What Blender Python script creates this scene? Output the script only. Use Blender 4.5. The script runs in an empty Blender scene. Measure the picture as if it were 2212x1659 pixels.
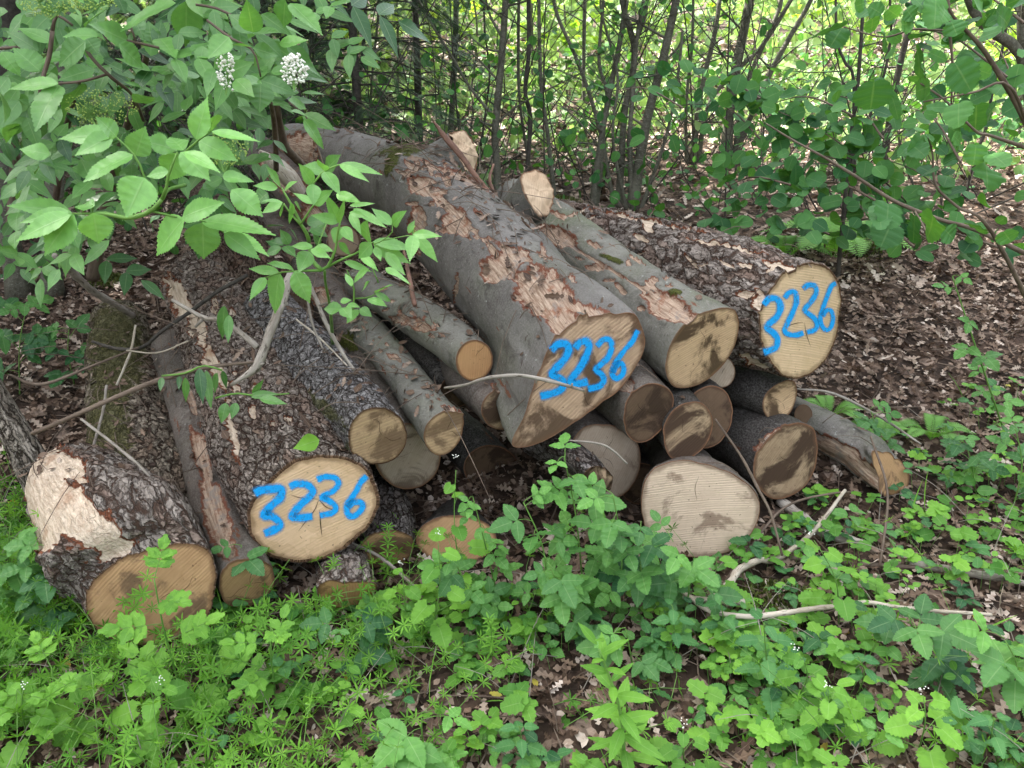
import bpy, math
import numpy as np
from mathutils import Vector

rng = np.random.default_rng(11)
C = bpy.context.scene.collection
A_ = np.array
PITCH = math.radians(24.0)
FPX = 1661.0                      # focal length in pixels of the 2212 wide photograph
CAM = A_([0.0, 0.0, 1.5])
FWD = A_([0.0, math.cos(PITCH), -math.sin(PITCH)])
UP = A_([0.0, math.sin(PITCH), math.cos(PITCH)])
RT = A_([1.0, 0.0, 0.0])
ZUP = A_([0.0, 0.0, 1.0])


def ray(u, v):
    return RT * ((u - 1106.0) / FPX) + FWD + UP * (-(v - 829.5) / FPX)


def at(u, v, Y):                  # the point of the place that lies Y metres ahead, seen in that direction
    d = ray(u, v)
    return CAM + d * (Y / d[1])


def proj(P):
    q = np.atleast_2d(P) - CAM
    z = q @ FWD
    z = np.where(z < 0.05, 0.05, z)
    return 1106.0 + FPX * (q @ RT) / z, 829.5 - FPX * (q @ UP) / z


def unit(v):
    v = np.asarray(v, float)
    return v / np.maximum(np.linalg.norm(v, axis=-1, keepdims=True), 1e-9)


# ------------------------------------------------------------------ noise
def _hash(i, j, k, s=0.0):
    h = np.sin(i * 127.1 + j * 311.7 + k * 74.7 + s * 53.3) * 43758.5453
    return h - np.floor(h)


def vnoise(p, s=0.0):
    p = np.asarray(p, float)
    f = np.floor(p)
    t = p - f
    t = t * t * (3 - 2 * t)
    i, j, k = f[..., 0], f[..., 1], f[..., 2]
    r = 0
    for a in (0, 1):
        for b in (0, 1):
            for c in (0, 1):
                w = (t[..., 0] if a else 1 - t[..., 0]) * (t[..., 1] if b else 1 - t[..., 1]) * (t[..., 2] if c else 1 - t[..., 2])
                r = r + w * _hash(i + a, j + b, k + c, s)
    return r


def fbm(p, o=4, s=0.0):
    p = np.asarray(p, float)
    r, a, n = 0, 0.5, 0
    for q in range(o):
        r = r + a * vnoise(p * 2 ** q, s + q)
        n += a
        a *= 0.5
    return r / n


def worley(p, s=0.0):
    """F2 - F1 and a value of the nearest cell for points p (N, 3)"""
    f = np.floor(p)
    f1 = np.full(len(p), 9.0)
    f2 = np.full(len(p), 9.0)
    cid = np.zeros(len(p))
    for a in (-1, 0, 1):
        for b in (-1, 0, 1):
            for c in (-1, 0, 1):
                g = f + A_([a, b, c])
                pt = g + np.stack([_hash(g[:, 0], g[:, 1], g[:, 2], s + q) for q in (1, 2, 3)], 1)
                d = np.linalg.norm(pt - p, axis=1)
                new = d < f1
                f2 = np.where(new, f1, np.minimum(f2, d))
                cid = np.where(new, _hash(g[:, 0], g[:, 1], g[:, 2], s + 7), cid)
                f1 = np.where(new, d, f1)
    return f2 - f1, cid


def ground_z(x, y):
    x = np.asarray(x, float)
    y = np.asarray(y, float)
    s = np.clip((y - 2.2) / 2.3, 0, None)
    rise = np.where(s < 1, 0.46 * s, 0.46 + (y - 4.5) * 0.07)
    p = np.stack([x, y, np.zeros_like(x)], -1)
    return rise + (fbm(p * 0.9, 3, 3.0) - 0.5) * 0.10 + (fbm(p * 4.0, 3, 9.0) - 0.5) * 0.035


def gpos(u, v):                   # where the sight line meets the ground
    d = unit(ray(u, v))
    t, prev = 0.6, 0.6
    while t < 60:
        p = CAM + d * t
        if p[2] < float(ground_z(p[0], p[1])):
            break
        prev = t
        t *= 1.02
    for _ in range(25):
        m = 0.5 * (prev + t)
        p = CAM + d * m
        if p[2] < float(ground_z(p[0], p[1])):
            t = m
        else:
            prev = m
    return CAM + d * t


# ------------------------------------------------------------------ meshes
class MB:
    """collects vertices and faces and links them as ONE mesh object"""

    def __init__(s):
        s.v, s.f, s.a, s.t, s.x, s.n = [], {}, [], [], {}, 0
        s.extra = {}

    def add(s, v, faces, lc=None, tint=0.5, **extra):
        v = np.asarray(v, float).reshape(-1, 3)
        k = len(v)
        s.v.append(v)
        s.a.append(np.zeros((k, 3)) if lc is None else np.asarray(lc, float).reshape(-1, 3))
        s.t.append(np.broadcast_to(np.asarray(tint, float), (k,)).copy())
        for fa in faces:
            fa = np.asarray(fa, int)
            if len(fa):
                s.f.setdefault(fa.shape[1], []).append(fa + s.n)
        for q, val in extra.items():
            s.extra.setdefault(q, []).append((s.n, np.broadcast_to(np.asarray(val, float), (k,)).copy()))
        s.n += k

    def build(s, name, mat, parent=None, smooth=True):
        me = bpy.data.meshes.new(name)
        if s.n:
            V = np.concatenate(s.v)
            loops, starts, c = [], [], 0
            for n, fl in s.f.items():
                F = np.concatenate(fl)
                loops.append(F.ravel())
                starts.append(c + np.arange(len(F)) * n)
                c += F.size
            loops = np.concatenate(loops)
            starts = np.concatenate(starts)
            me.vertices.add(len(V))
            me.vertices.foreach_set('co', V.astype(np.float32).ravel())
            me.loops.add(len(loops))
            me.loops.foreach_set('vertex_index', loops.astype(np.int32))
            me.polygons.add(len(starts))
            me.polygons.foreach_set('loop_start', starts.astype(np.int32))
            me.polygons.foreach_set('use_smooth', np.full(len(starts), smooth))
            a = me.attributes.new('lc', 'FLOAT_VECTOR', 'POINT')
            a.data.foreach_set('vector', np.concatenate(s.a).astype(np.float32).ravel())
            a = me.attributes.new('tint', 'FLOAT', 'POINT')
            a.data.foreach_set('value', np.concatenate(s.t).astype(np.float32))
            for q, lst in s.extra.items():
                arr = np.zeros(len(V), np.float32)
                for st, val in lst:
                    arr[st:st + len(val)] = val
                a = me.attributes.new(q, 'FLOAT', 'POINT')
                a.data.foreach_set('value', arr)
            me.update(calc_edges=True)
        me.materials.append(mat)
        o = bpy.data.objects.new(name, me)
        C.objects.link(o)
        if parent is not None:
            o.parent = parent
            o.matrix_parent_inverse = parent.matrix_world.inverted()
        return o


def thing(name, label, cat, loc=(0, 0, 0), group=None):
    o = bpy.data.objects.new(name, None)
    C.objects.link(o)
    o.location = [float(q) for q in loc]
    o.empty_display_size = 0.1
    o.matrix_world = __import__('mathutils').Matrix.Translation(o.location)
    o['label'] = label
    o['category'] = cat
    if group:
        o['group'] = group
    return o


def tag(o, label, cat, group=None):
    o['label'] = label
    o['category'] = cat
    if group:
        o['group'] = group
    return o


def kind(o, k):
    o['kind'] = k
    return o


def smooth_path(P, m):
    """Catmull-Rom through the rows of P, m samples; works for any number of columns"""
    P = np.asarray(P, float)
    if len(P) == 2:
        t = np.linspace(0, 1, m)[:, None]
        return P[0] * (1 - t) + P[1] * t
    Q = np.vstack([2 * P[0] - P[1], P, 2 * P[-1] - P[-2]])
    d = np.r_[0, np.cumsum(np.linalg.norm(np.diff(P[:, :min(3, P.shape[1])], axis=0), axis=1))]
    s = np.linspace(0, d[-1], m)
    i = np.clip(np.searchsorted(d, s, 'right') - 1, 0, len(P) - 2)
    t = ((s - d[i]) / np.maximum(d[i + 1] - d[i], 1e-9))[:, None]
    a, b, c, e = Q[i], Q[i + 1], Q[i + 2], Q[i + 3]
    return 0.5 * (2 * b + (c - a) * t + (2 * a - 5 * b + 4 * c - e) * t ** 2 + (3 * b - a - 3 * c + e) * t ** 3)


def frames(P):
    T = unit(np.gradient(P, axis=0))
    a = np.cross(T[0], ZUP if abs(T[0][2]) < 0.9 else RT)
    N = [unit(a)]
    for k in range(1, len(P)):
        n = N[-1] - T[k] * (N[-1] @ T[k])
        N.append(unit(n))
    N = A_(N)
    return T, N, np.cross(T, N)


def tube(mb, P, r, sides=7, step=None, tint=0.5, rough=0.0, cap=True):
    """a tapering stem, twig or trunk along P; r: one radius per row of P"""
    P = np.asarray(P, float)
    r = np.broadcast_to(np.asarray(r, float), (len(P),))
    L = np.linalg.norm(np.diff(P, axis=0), axis=1).sum()
    m = max(2 if len(P) == 2 else 4, int(L / (step or max(0.02, 3 * r.mean())))) + 1
    m = min(m, 160)
    S = smooth_path(np.c_[P, r], m)
    Q, rr = S[:, :3], np.maximum(S[:, 3], 0.0004)
    T, N, B = frames(Q)
    th = np.arange(sides) / sides * 2 * np.pi
    off = np.cos(th)[None, :, None] * N[:, None] + np.sin(th)[None, :, None] * B[:, None]
    rad = np.repeat(rr[:, None], sides, 1)
    if rough:
        q = Q[:, None] + off * rad[..., None]
        rad = rad * (1 + rough * (fbm(q / (rr.mean() * 2.0), 3, rng.random() * 9) - 0.5) * 2)
    V = Q[:, None] + off * rad[..., None]
    i = np.arange(m - 1)[:, None] * sides
    j = np.arange(sides)[None, :]
    k = (j + 1) % sides
    F = np.stack([i + j, i + k, i + sides + k, i + sides + j], -1).reshape(-1, 4)
    s = np.r_[0, np.cumsum(np.linalg.norm(np.diff(Q, axis=0), axis=1))]
    lc = np.stack([np.cos(th)[None, :] * rad, np.sin(th)[None, :] * rad, np.repeat(s[:, None], sides, 1)], -1)
    faces = [F]
    if cap and sides > 3:
        faces.append(np.arange(sides)[::-1][None, :])
        faces.append(((m - 1) * sides + np.arange(sides))[None, :])
    mb.add(V.reshape(-1, 3), faces, lc.reshape(-1, 3), tint)


# ------------------------------------------------------------------ leaves
def template(w, n=8, teeth=0, depth=0.0, fold=0.12, cols=(-1, -0.5, 0, 0.5, 1), pucker=0.0, heart=0.0):
    """one leaf, length 1 along x, full width 1 across: (K, 3) points, (K, 2) leaf coordinates, quads"""
    if teeth:
        n = 2 * teeth
    t = np.linspace(0, 1, n + 1)
    hw = np.array([w(q) for q in t]) * 0.5
    te = t.copy()
    if teeth:
        odd = np.arange(n + 1) % 2 == 1
        hw = hw * (1 - depth * 0.5) + np.where(odd, depth * (0.35 + hw), 0) * 0.5
        te = te + np.where(odd, 0.55 / n, -0.1 / n)
        te[0], te[-1] = 0, 1
    cols = A_(cols, float)
    s = np.repeat(cols[None], n + 1, 0)
    x = t[:, None] * (1 - np.abs(s) ** 2) + te[:, None] * np.abs(s) ** 2 - heart * np.abs(s) ** 1.5 * np.exp(-t * 6)[:, None] * hw[:, None] * 2
    y = s * hw[:, None]
    z = fold * np.abs(y) - 0.25 * fold * np.abs(s) ** 3 * hw[:, None]
    if pucker:
        z = z + pucker * np.sin(t[:, None] * n * 1.1 - np.abs(s) * 3.0) * np.abs(s) * hw[:, None]
    k = len(cols)
    V = np.stack([x, y, z], -1).reshape(-1, 3)
    lc = np.stack([np.repeat(t[:, None], k, 1), s], -1).reshape(-1, 2)
    i = np.arange(n)[:, None] * k
    j = np.arange(k - 1)[None]
    F = np.stack([i + j, i + j + 1, i + k + j + 1, i + k + j], -1).reshape(-1, 4)
    return V, lc, F


def ov(p=1.0, q=1.0, base=0.0):
    """an ovate outline: broadest near the base for p < q; pointed tip"""
    tm = p / (p + q)
    m = tm ** p * (1 - tm) ** q
    return lambda t: max(base * (1 - t) ** 2, (max(t, 0) ** p * max(1 - t, 0) ** q) / m) if 0 < t < 1 else (base if t <= 0 else 0.0)


T_ELDER = template(ov(0.80, 1.35), teeth=15, depth=0.11, fold=0.30, pucker=0.03)
T_ELDER_LO = template(ov(0.8, 1.35), n=7, fold=0.22, cols=(-1, 0, 1))
T_HAZEL = template(ov(0.5, 0.62, 0.25), teeth=10, depth=0.13, fold=0.14, pucker=0.09, heart=0.25)
T_HAZEL_LO = template(ov(0.5, 0.6, 0.2), n=6, fold=0.16, cols=(-1, 0, 1))
T_CORD = template(ov(0.42, 0.8, 0.5), teeth=8, depth=0.20, fold=0.10, pucker=0.06, heart=0.5)
T_CORD_LO = template(ov(0.42, 0.8, 0.5), teeth=4, depth=0.25, fold=0.12, cols=(-1, 0, 1), heart=0.4)
T_BRAM = template(ov(0.62, 0.95, 0.1), teeth=11, depth=0.16, fold=0.20, pucker=0.10)
T_NETT = template(ov(0.55, 1.0, 0.2), teeth=9, depth=0.36, fold=0.20, pucker=0.08)
T_NARR = template(ov(0.9, 0.8), n=4, fold=0.3, cols=(-1, 0, 1))
T_LANC = template(ov(0.8, 1.1, 0.05), teeth=10, depth=0.10, fold=0.25, pucker=0.04)
T_SMOV = template(ov(0.7, 0.8), n=5, fold=0.2, cols=(-1, 0, 1))


def _oak(t):
    return (0.28 + 0.72 * t ** 0.6) * (1 - t ** 5) * (0.62 + 0.38 * math.cos(t * 6.28 * 4.0 + 2.6)) if t < 1 else 0.0


T_OAK = template(_oak, n=17, fold=0.25, cols=(-1, 0, 1))
T_OAKLO = template(_oak, n=9, fold=0.3, cols=(-1, 0, 1))
T_QUAD = template(ov(0.6, 0.8), n=3, fold=0.25, cols=(-1, 0, 1))


def _maple():
    vs, lcs, fs, n = [], [], [], 0
    for ang, L, W in ((0, 1.0, 0.42), (0.75, 0.86, 0.40), (-0.75, 0.86, 0.40), (1.75, 0.55, 0.34), (-1.75, 0.55, 0.34)):
        V, lc, F = template(ov(0.9, 0.9, 0.4), teeth=3, depth=0.4, fold=0.1, cols=(-1, 0, 1))
        V = V * A_([L * 0.75, W, 1])
        c, s_ = math.cos(ang), math.sin(ang)
        V = np.c_[0.25 + V[:, 0] * c - V[:, 1] * s_, V[:, 0] * s_ + V[:, 1] * c, V[:, 2] + 0.004 * n / 20]
        vs.append(V); lcs.append(lc); fs.append(F + n); n += len(V)
    return np.vstack(vs), np.vstack(lcs), np.vstack(fs)


T_MAPLE = _maple()


def leaves(mb, tm, base, d, nrm, L, W, tint=0.5, droop=0.15, twist=0.0):
    """many leaves at once: base, direction and face normal (N, 3); length, width, tint, droop (N)"""
    base = np.atleast_2d(base)
    N = len(base)
    d = unit(np.broadcast_to(np.atleast_2d(d), (N, 3)))
    nrm = np.broadcast_to(np.atleast_2d(nrm), (N, 3))
    nrm = unit(nrm - d * (nrm * d).sum(1, keepdims=True))
    side = np.cross(nrm, d)
    L = np.broadcast_to(np.asarray(L, float), (N,))[:, None, None]
    W = np.broadcast_to(np.asarray(W, float), (N,))[:, None, None]
    dr = np.broadcast_to(np.asarray(droop, float), (N,))[:, None, None]
    V, lc, F = tm
    x, y, z = V[None, :, 0:1], V[None, :, 1:2], V[None, :, 2:3]
    wob = np.sin(x * 5 + rng.random((N, 1, 1)) * 6.3) * y * 0.18 * rng.normal(size=(N, 1, 1)) * W
    P = base[:, None] + L * x * d[:, None] + W * y * side[:, None] + (W * z - dr * L * x * x + wob) * nrm[:, None]
    K = len(V)
    FF = (np.arange(N)[:, None, None] * K + F[None]).reshape(-1, F.shape[1])
    rnd = rng.random(N)
    LC = np.concatenate([np.broadcast_to(lc[None], (N, K, 2)), np.broadcast_to(rnd[:, None, None], (N, K, 1))], -1)
    ti = np.broadcast_to(np.asarray(tint, float), (N,))
    mb.add(P.reshape(-1, 3), [FF], LC.reshape(-1, 3), np.repeat(ti, K))


def rdir(n, zlo=-1.0, zhi=1.0):
    z = rng.uniform(zlo, zhi, n)
    a = rng.uniform(0, 2 * np.pi, n)
    q = np.sqrt(np.maximum(0, 1 - z * z))
    return np.stack([q * np.cos(a), q * np.sin(a), z], 1)


def face_n(P, up=0.6, cam=0.6, jit=0.35):
    P = np.atleast_2d(P)
    return unit(ZUP * up + unit(CAM - P) * cam + rng.normal(size=P.shape) * jit)


# ------------------------------------------------------------------ materials
def new_mat(name):
    m = bpy.data.materials.new(name)
    m.use_nodes = True
    nt = m.node_tree
    nt.nodes.clear()
    return m, nt


class G:
    """short hand for building node trees"""

    def __init__(s, name):
        s.m, s.nt = new_mat(name)

    def n(s, typ, **kw):
        o = s.nt.nodes.new(typ)
        for k, v in kw.items():
            setattr(o, k, v)
        return o

    def link(s, a, b):
        s.nt.links.new(a, b)

    def put(s, sock, v):
        if v is None:
            return
        if hasattr(v, 'is_linked'):
            s.link(v, sock)
        else:
            if hasattr(sock.default_value, '__len__') and not hasattr(v, '__len__'):
                v = [v] * len(sock.default_value)
            if hasattr(v, '__len__') and len(sock.default_value) == 4 and len(v) == 3:
                v = (*v, 1.0)
            sock.default_value = v

    def attr(s, name):
        return s.n('ShaderNodeAttribute', attribute_name=name)

    def math(s, op, a, b=None, c=None, clamp=False):
        o = s.n('ShaderNodeMath', operation=op, use_clamp=clamp)
        s.put(o.inputs[0], a); s.put(o.inputs[1], b); s.put(o.inputs[2], c)
        return o.outputs[0]

    def sep(s, v):
        o = s.n('ShaderNodeSeparateXYZ')
        s.put(o.inputs[0], v)
        return o.outputs

    def vscale(s, v, k):
        o = s.n('ShaderNodeVectorMath', operation='MULTIPLY')
        s.put(o.inputs[0], v); s.put(o.inputs[1], k)
        return o.outputs[0]

    def vadd(s, a, b):
        o = s.n('ShaderNodeVectorMath', operation='ADD')
        s.put(o.inputs[0], a); s.put(o.inputs[1], b)
        return o.outputs[0]

    def noise(s, vec, scale, detail=4, rough=0.55, dist=0.0, col=False):
        o = s.n('ShaderNodeTexNoise')
        s.put(o.inputs['Vector'], vec)
        o.inputs['Scale'].default_value = scale
        o.inputs['Detail'].default_value = detail
        o.inputs['Roughness'].default_value = rough
        o.inputs['Distortion'].default_value = dist
        return o.outputs['Color' if col else 'Fac']

    def voro(s, vec, scale, feature='F1', out='Distance', rand=1.0):
        o = s.n('ShaderNodeTexVoronoi', feature=feature)
        s.put(o.inputs['Vector'], vec)
        o.inputs['Scale'].default_value = scale
        o.inputs['Randomness'].default_value = rand
        return o.outputs[out]

    def ramp(s, f, lo, hi, a=0.0, b=1.0):
        o = s.n('ShaderNodeMapRange', interpolation_type='SMOOTHSTEP')
        s.put(o.inputs[0], f)
        for k, v in zip((1, 2, 3, 4), (lo, hi, a, b)):
            o.inputs[k].default_value = v
        return o.outputs[0]

    def mix(s, f, a, b, mode='MIX'):
        o = s.n('ShaderNodeMix', data_type='RGBA', blend_type=mode)
        s.put(o.inputs['Factor'], f)
        s.put([i for i in o.inputs if i.name == 'A' and i.type == 'RGBA'][0], a)
        s.put([i for i in o.inputs if i.name == 'B' and i.type == 'RGBA'][0], b)
        return [i for i in o.outputs if i.type == 'RGBA'][0]

    def bump(s, h, strength=0.5, dist=0.004, nrm=None):
        o = s.n('ShaderNodeBump')
        o.inputs['Strength'].default_value = strength
        o.inputs['Distance'].default_value = dist
        s.put(o.inputs['Height'], h)
        if nrm is not None:
            s.link(nrm, o.inputs['Normal'])
        return o.outputs[0]

    def bsdf(s, col, rough=0.7, spec=0.3, nrm=None, sheen=None):
        o = s.n('ShaderNodeBsdfPrincipled')
        s.put(o.inputs['Base Color'], col)
        s.put(o.inputs['Roughness'], rough)
        s.put(o.inputs['Specular IOR Level'], spec)
        if nrm is not None:
            s.link(nrm, o.inputs['Normal'])
        return o.outputs[0]

    def out(s, sh):
        o = s.n('ShaderNodeOutputMaterial')
        s.link(sh, o.inputs['Surface'])
        return s.m


def leaf_mat(name, c1, c2, trans=(1.5, 1.5, 0.7), tw=0.3, vein=0.5, rough=0.42, spec=0.45, nv=7.0):
    g = G(name)
    lc = g.attr('lc').outputs['Vector']
    t, s_, r = g.sep(lc)
    tint = g.attr('tint').outputs['Fac']
    pos = g.n('ShaderNodeNewGeometry').outputs['Position']
    nz = g.noise(pos, 60.0, 2)
    col = g.mix(tint, c1, c2)
    col = g.mix(g.ramp(nz, 0.3, 0.7, 0.0, 0.35), col, g.mix(0.5, col, c1))
    a = g.math('ABSOLUTE', s_)
    mid = g.ramp(a, 0.0, 0.09, 1.0, 0.0)
    ph = g.math('SUBTRACT', g.math('MULTIPLY', t, nv * 6.283), g.math('MULTIPLY', a, 5.0))
    sv = g.math('SINE', ph)
    svm = g.math('MULTIPLY', g.ramp(sv, 0.86, 1.0), g.ramp(a, 0.75, 1.0, 1.0, 0.0))
    vm = g.math('MAXIMUM', mid, g.math('MULTIPLY', svm, 0.22))
    lightc = g.mix(0.45, col, (0.45, 0.6, 0.3))
    col = g.mix(g.math('MULTIPLY', vm, vein), col, lightc)
    h = g.math('SUBTRACT', g.math('MULTIPLY', sv, -0.16), vm)
    nrm = g.bump(h, 0.28, 0.0016)
    b = g.bsdf(col, rough, spec, nrm)
    tr = g.n('ShaderNodeBsdfTranslucent')
    tc = g.n('ShaderNodeVectorMath', operation='MULTIPLY')
    g.link(col, tc.inputs[0]); tc.inputs[1].default_value = trans
    g.link(tc.outputs[0], tr.inputs['Color'])
    mx = g.n('ShaderNodeMixShader')
    mx.inputs[0].default_value = tw
    g.link(b, mx.inputs[1]); g.link(tr.outputs[0], mx.inputs[2])
    return g.out(mx.outputs[0])


def plain_leaf(name, c1, c2, trans=(1.6, 1.5, 0.6), tw=0.35, rough=0.5, spec=0.35):
    g = G(name)
    tint = g.attr('tint').outputs['Fac']
    col = g.mix(tint, c1, c2)
    b = g.bsdf(col, rough, spec)
    tr = g.n('ShaderNodeBsdfTranslucent')
    tc = g.n('ShaderNodeVectorMath', operation='MULTIPLY')
    g.link(col, tc.inputs[0]); tc.inputs[1].default_value = trans
    g.link(tc.outputs[0], tr.inputs['Color'])
    mx = g.n('ShaderNodeMixShader')
    mx.inputs[0].default_value = tw
    g.link(b, mx.inputs[1]); g.link(tr.outputs[0], mx.inputs[2])
    return g.out(mx.outputs[0])


def stem_mat(name, c1, c2, scale=60.0, rough=0.7, stretch=0.25, spots=None):
    g = G(name)
    lc = g.attr('lc').outputs['Vector']
    q = g.vscale(lc, (1, 1, stretch))
    n1 = g.noise(q, scale, 5, 0.65)
    pos = g.n('ShaderNodeNewGeometry').outputs['Position']
    n2 = g.noise(pos, 6.0, 3)
    f = g.math('ADD', g.math('MULTIPLY', n1, 0.6), g.math('MULTIPLY', n2, 0.4))
    col = g.mix(g.ramp(f, 0.35, 0.65), c1, c2)
    if spots:
        col = g.mix(g.ramp(g.noise(q, scale * 2.2, 2), 0.60, 0.68, 0, 0.8), col, spots)
    return g.out(g.bsdf(col, rough, 0.25, g.bump(n1, 0.6, 0.004)))


def bark_smooth(name, c1=(0.090, 0.080, 0.070), c2=(0.170, 0.158, 0.143), green=(0.105, 0.115, 0.07), gamt=0.5, spot=0.6):
    """smooth grey bark with a green bloom; torn patches show tan inner wood, moss where the log carries it"""
    g = G(name)
    lc = g.attr('lc').outputs['Vector']
    big = g.noise(lc, 5.0, 4, 0.6)
    wr = g.noise(g.vscale(lc, (0.7, 0.7, 3.2)), 26.0, 6, 0.7)
    fine = g.noise(lc, 170.0, 4, 0.7)
    col = g.mix(g.ramp(big, 0.3, 0.7), c1, c2)
    col = g.mix(g.math('MULTIPLY', g.ramp(g.noise(lc, 3.1, 3, 0.6), 0.42, 0.68), gamt), col, green)
    col = g.mix(g.ramp(wr, 0.56, 0.74, 0, 0.55), col, (0.05, 0.043, 0.037))
    col = g.mix(g.ramp(fine, 0.35, 0.7, 0.0, 0.35), col, (0.27, 0.26, 0.245))
    blo = g.noise(g.vadd(lc, (9, 4, 2)), 11.0, 6, 0.72, 0.8)
    col = g.mix(g.ramp(blo, 0.54, 0.66, 0, 0.6), col, g.mix(0.5, c1, (0.035, 0.03, 0.026)))
    pale = g.noise(g.vadd(lc, (2, 8, 5)), 14.0, 6, 0.7, 0.5)
    col = g.mix(g.ramp(pale, 0.58, 0.68, 0, 0.4), col, (0.25, 0.235, 0.21))
    scr = g.noise(g.vscale(g.vadd(lc, (1, 5, 3)), (1.0, 0.25, 1.6)), 60.0, 3, 0.6)
    col = g.mix(g.ramp(scr, 0.66, 0.71, 0, 0.75), col, (0.055, 0.035, 0.026))
    lich = g.ramp(g.noise(g.vadd(lc, (3, 1, 7)), 55.0, 3, 0.6), 0.66, 0.72, 0, spot)
    col = g.mix(lich, col, (0.36, 0.38, 0.35))
    # streaks of opened bark running along the log
    st = g.noise(g.vscale(lc, (1, 1, 0.22)), 24.0, 5, 0.7)
    col = g.mix(g.ramp(st, 0.635, 0.67), col, (0.13, 0.048, 0.024))
    col = g.mix(g.ramp(st, 0.69, 0.72), col, (0.36, 0.22, 0.13))
    sc = g.attr('scar').outputs['Fac']
    edge = g.math('ADD', sc, g.math('MULTIPLY', g.math('SUBTRACT', g.noise(g.vscale(lc, (1, 1, 0.6)), 70.0, 5, 0.7), 0.5), 0.45))
    fib = g.noise(g.vscale(lc, (1, 1, 0.09)), 150.0, 5, 0.7)
    wood = g.mix(g.ramp(fib, 0.35, 0.68), (0.24, 0.155, 0.105), (0.50, 0.385, 0.29))
    wood = g.mix(g.ramp(g.noise(g.vadd(lc, (4, 4, 4)), 22.0, 5, 0.7), 0.52, 0.66, 0, 0.75), wood, (0.24, 0.095, 0.05))
    wood = g.mix(g.ramp(g.noise(lc, 15.0, 5, 0.7), 0.53, 0.66, 0, 0.8), wood, (0.24, 0.215, 0.19))
    wood = g.mix(g.ramp(g.noise(g.vadd(lc, (7, 1, 4)), 45.0, 4, 0.7), 0.60, 0.68, 0, 0.6), wood, (0.075, 0.038, 0.025))
    col = g.mix(g.ramp(edge, 0.40, 0.47), col, (0.14, 0.05, 0.028))
    s_in = g.ramp(edge, 0.48, 0.56)
    col = g.mix(s_in, col, wood)
    mo = g.math('ADD', g.attr('moss').outputs['Fac'], g.math('MULTIPLY', g.math('SUBTRACT', g.noise(lc, 26.0, 6, 0.75), 0.5), 1.5))
    mossc = g.mix(g.ramp(fine, 0.35, 0.65), (0.035, 0.042, 0.008), (0.11, 0.12, 0.025))
    mf = g.ramp(mo, 0.45, 0.62)
    col = g.mix(mf, col, mossc)
    lip = g.attr('lip').outputs['Fac']
    col = g.mix(lip, col, g.mix(g.noise(lc, 60.0, 3), (0.10, 0.05, 0.03), (0.27, 0.14, 0.075)))
    h = g.math('ADD', g.math('MULTIPLY', wr, -0.7), g.math('MULTIPLY', fine, 0.35))
    h = g.math('SUBTRACT', h, g.math('MULTIPLY', s_in, g.math('ADD', 0.9, g.math('MULTIPLY', fib, -1.2))))
    h = g.math('ADD', h, g.math('MULTIPLY', mf, g.math('MULTIPLY', fine, 3.0)))
    return g.out(g.bsdf(col, 0.72, 0.14, g.bump(h, 0.8, 0.007)))


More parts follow.
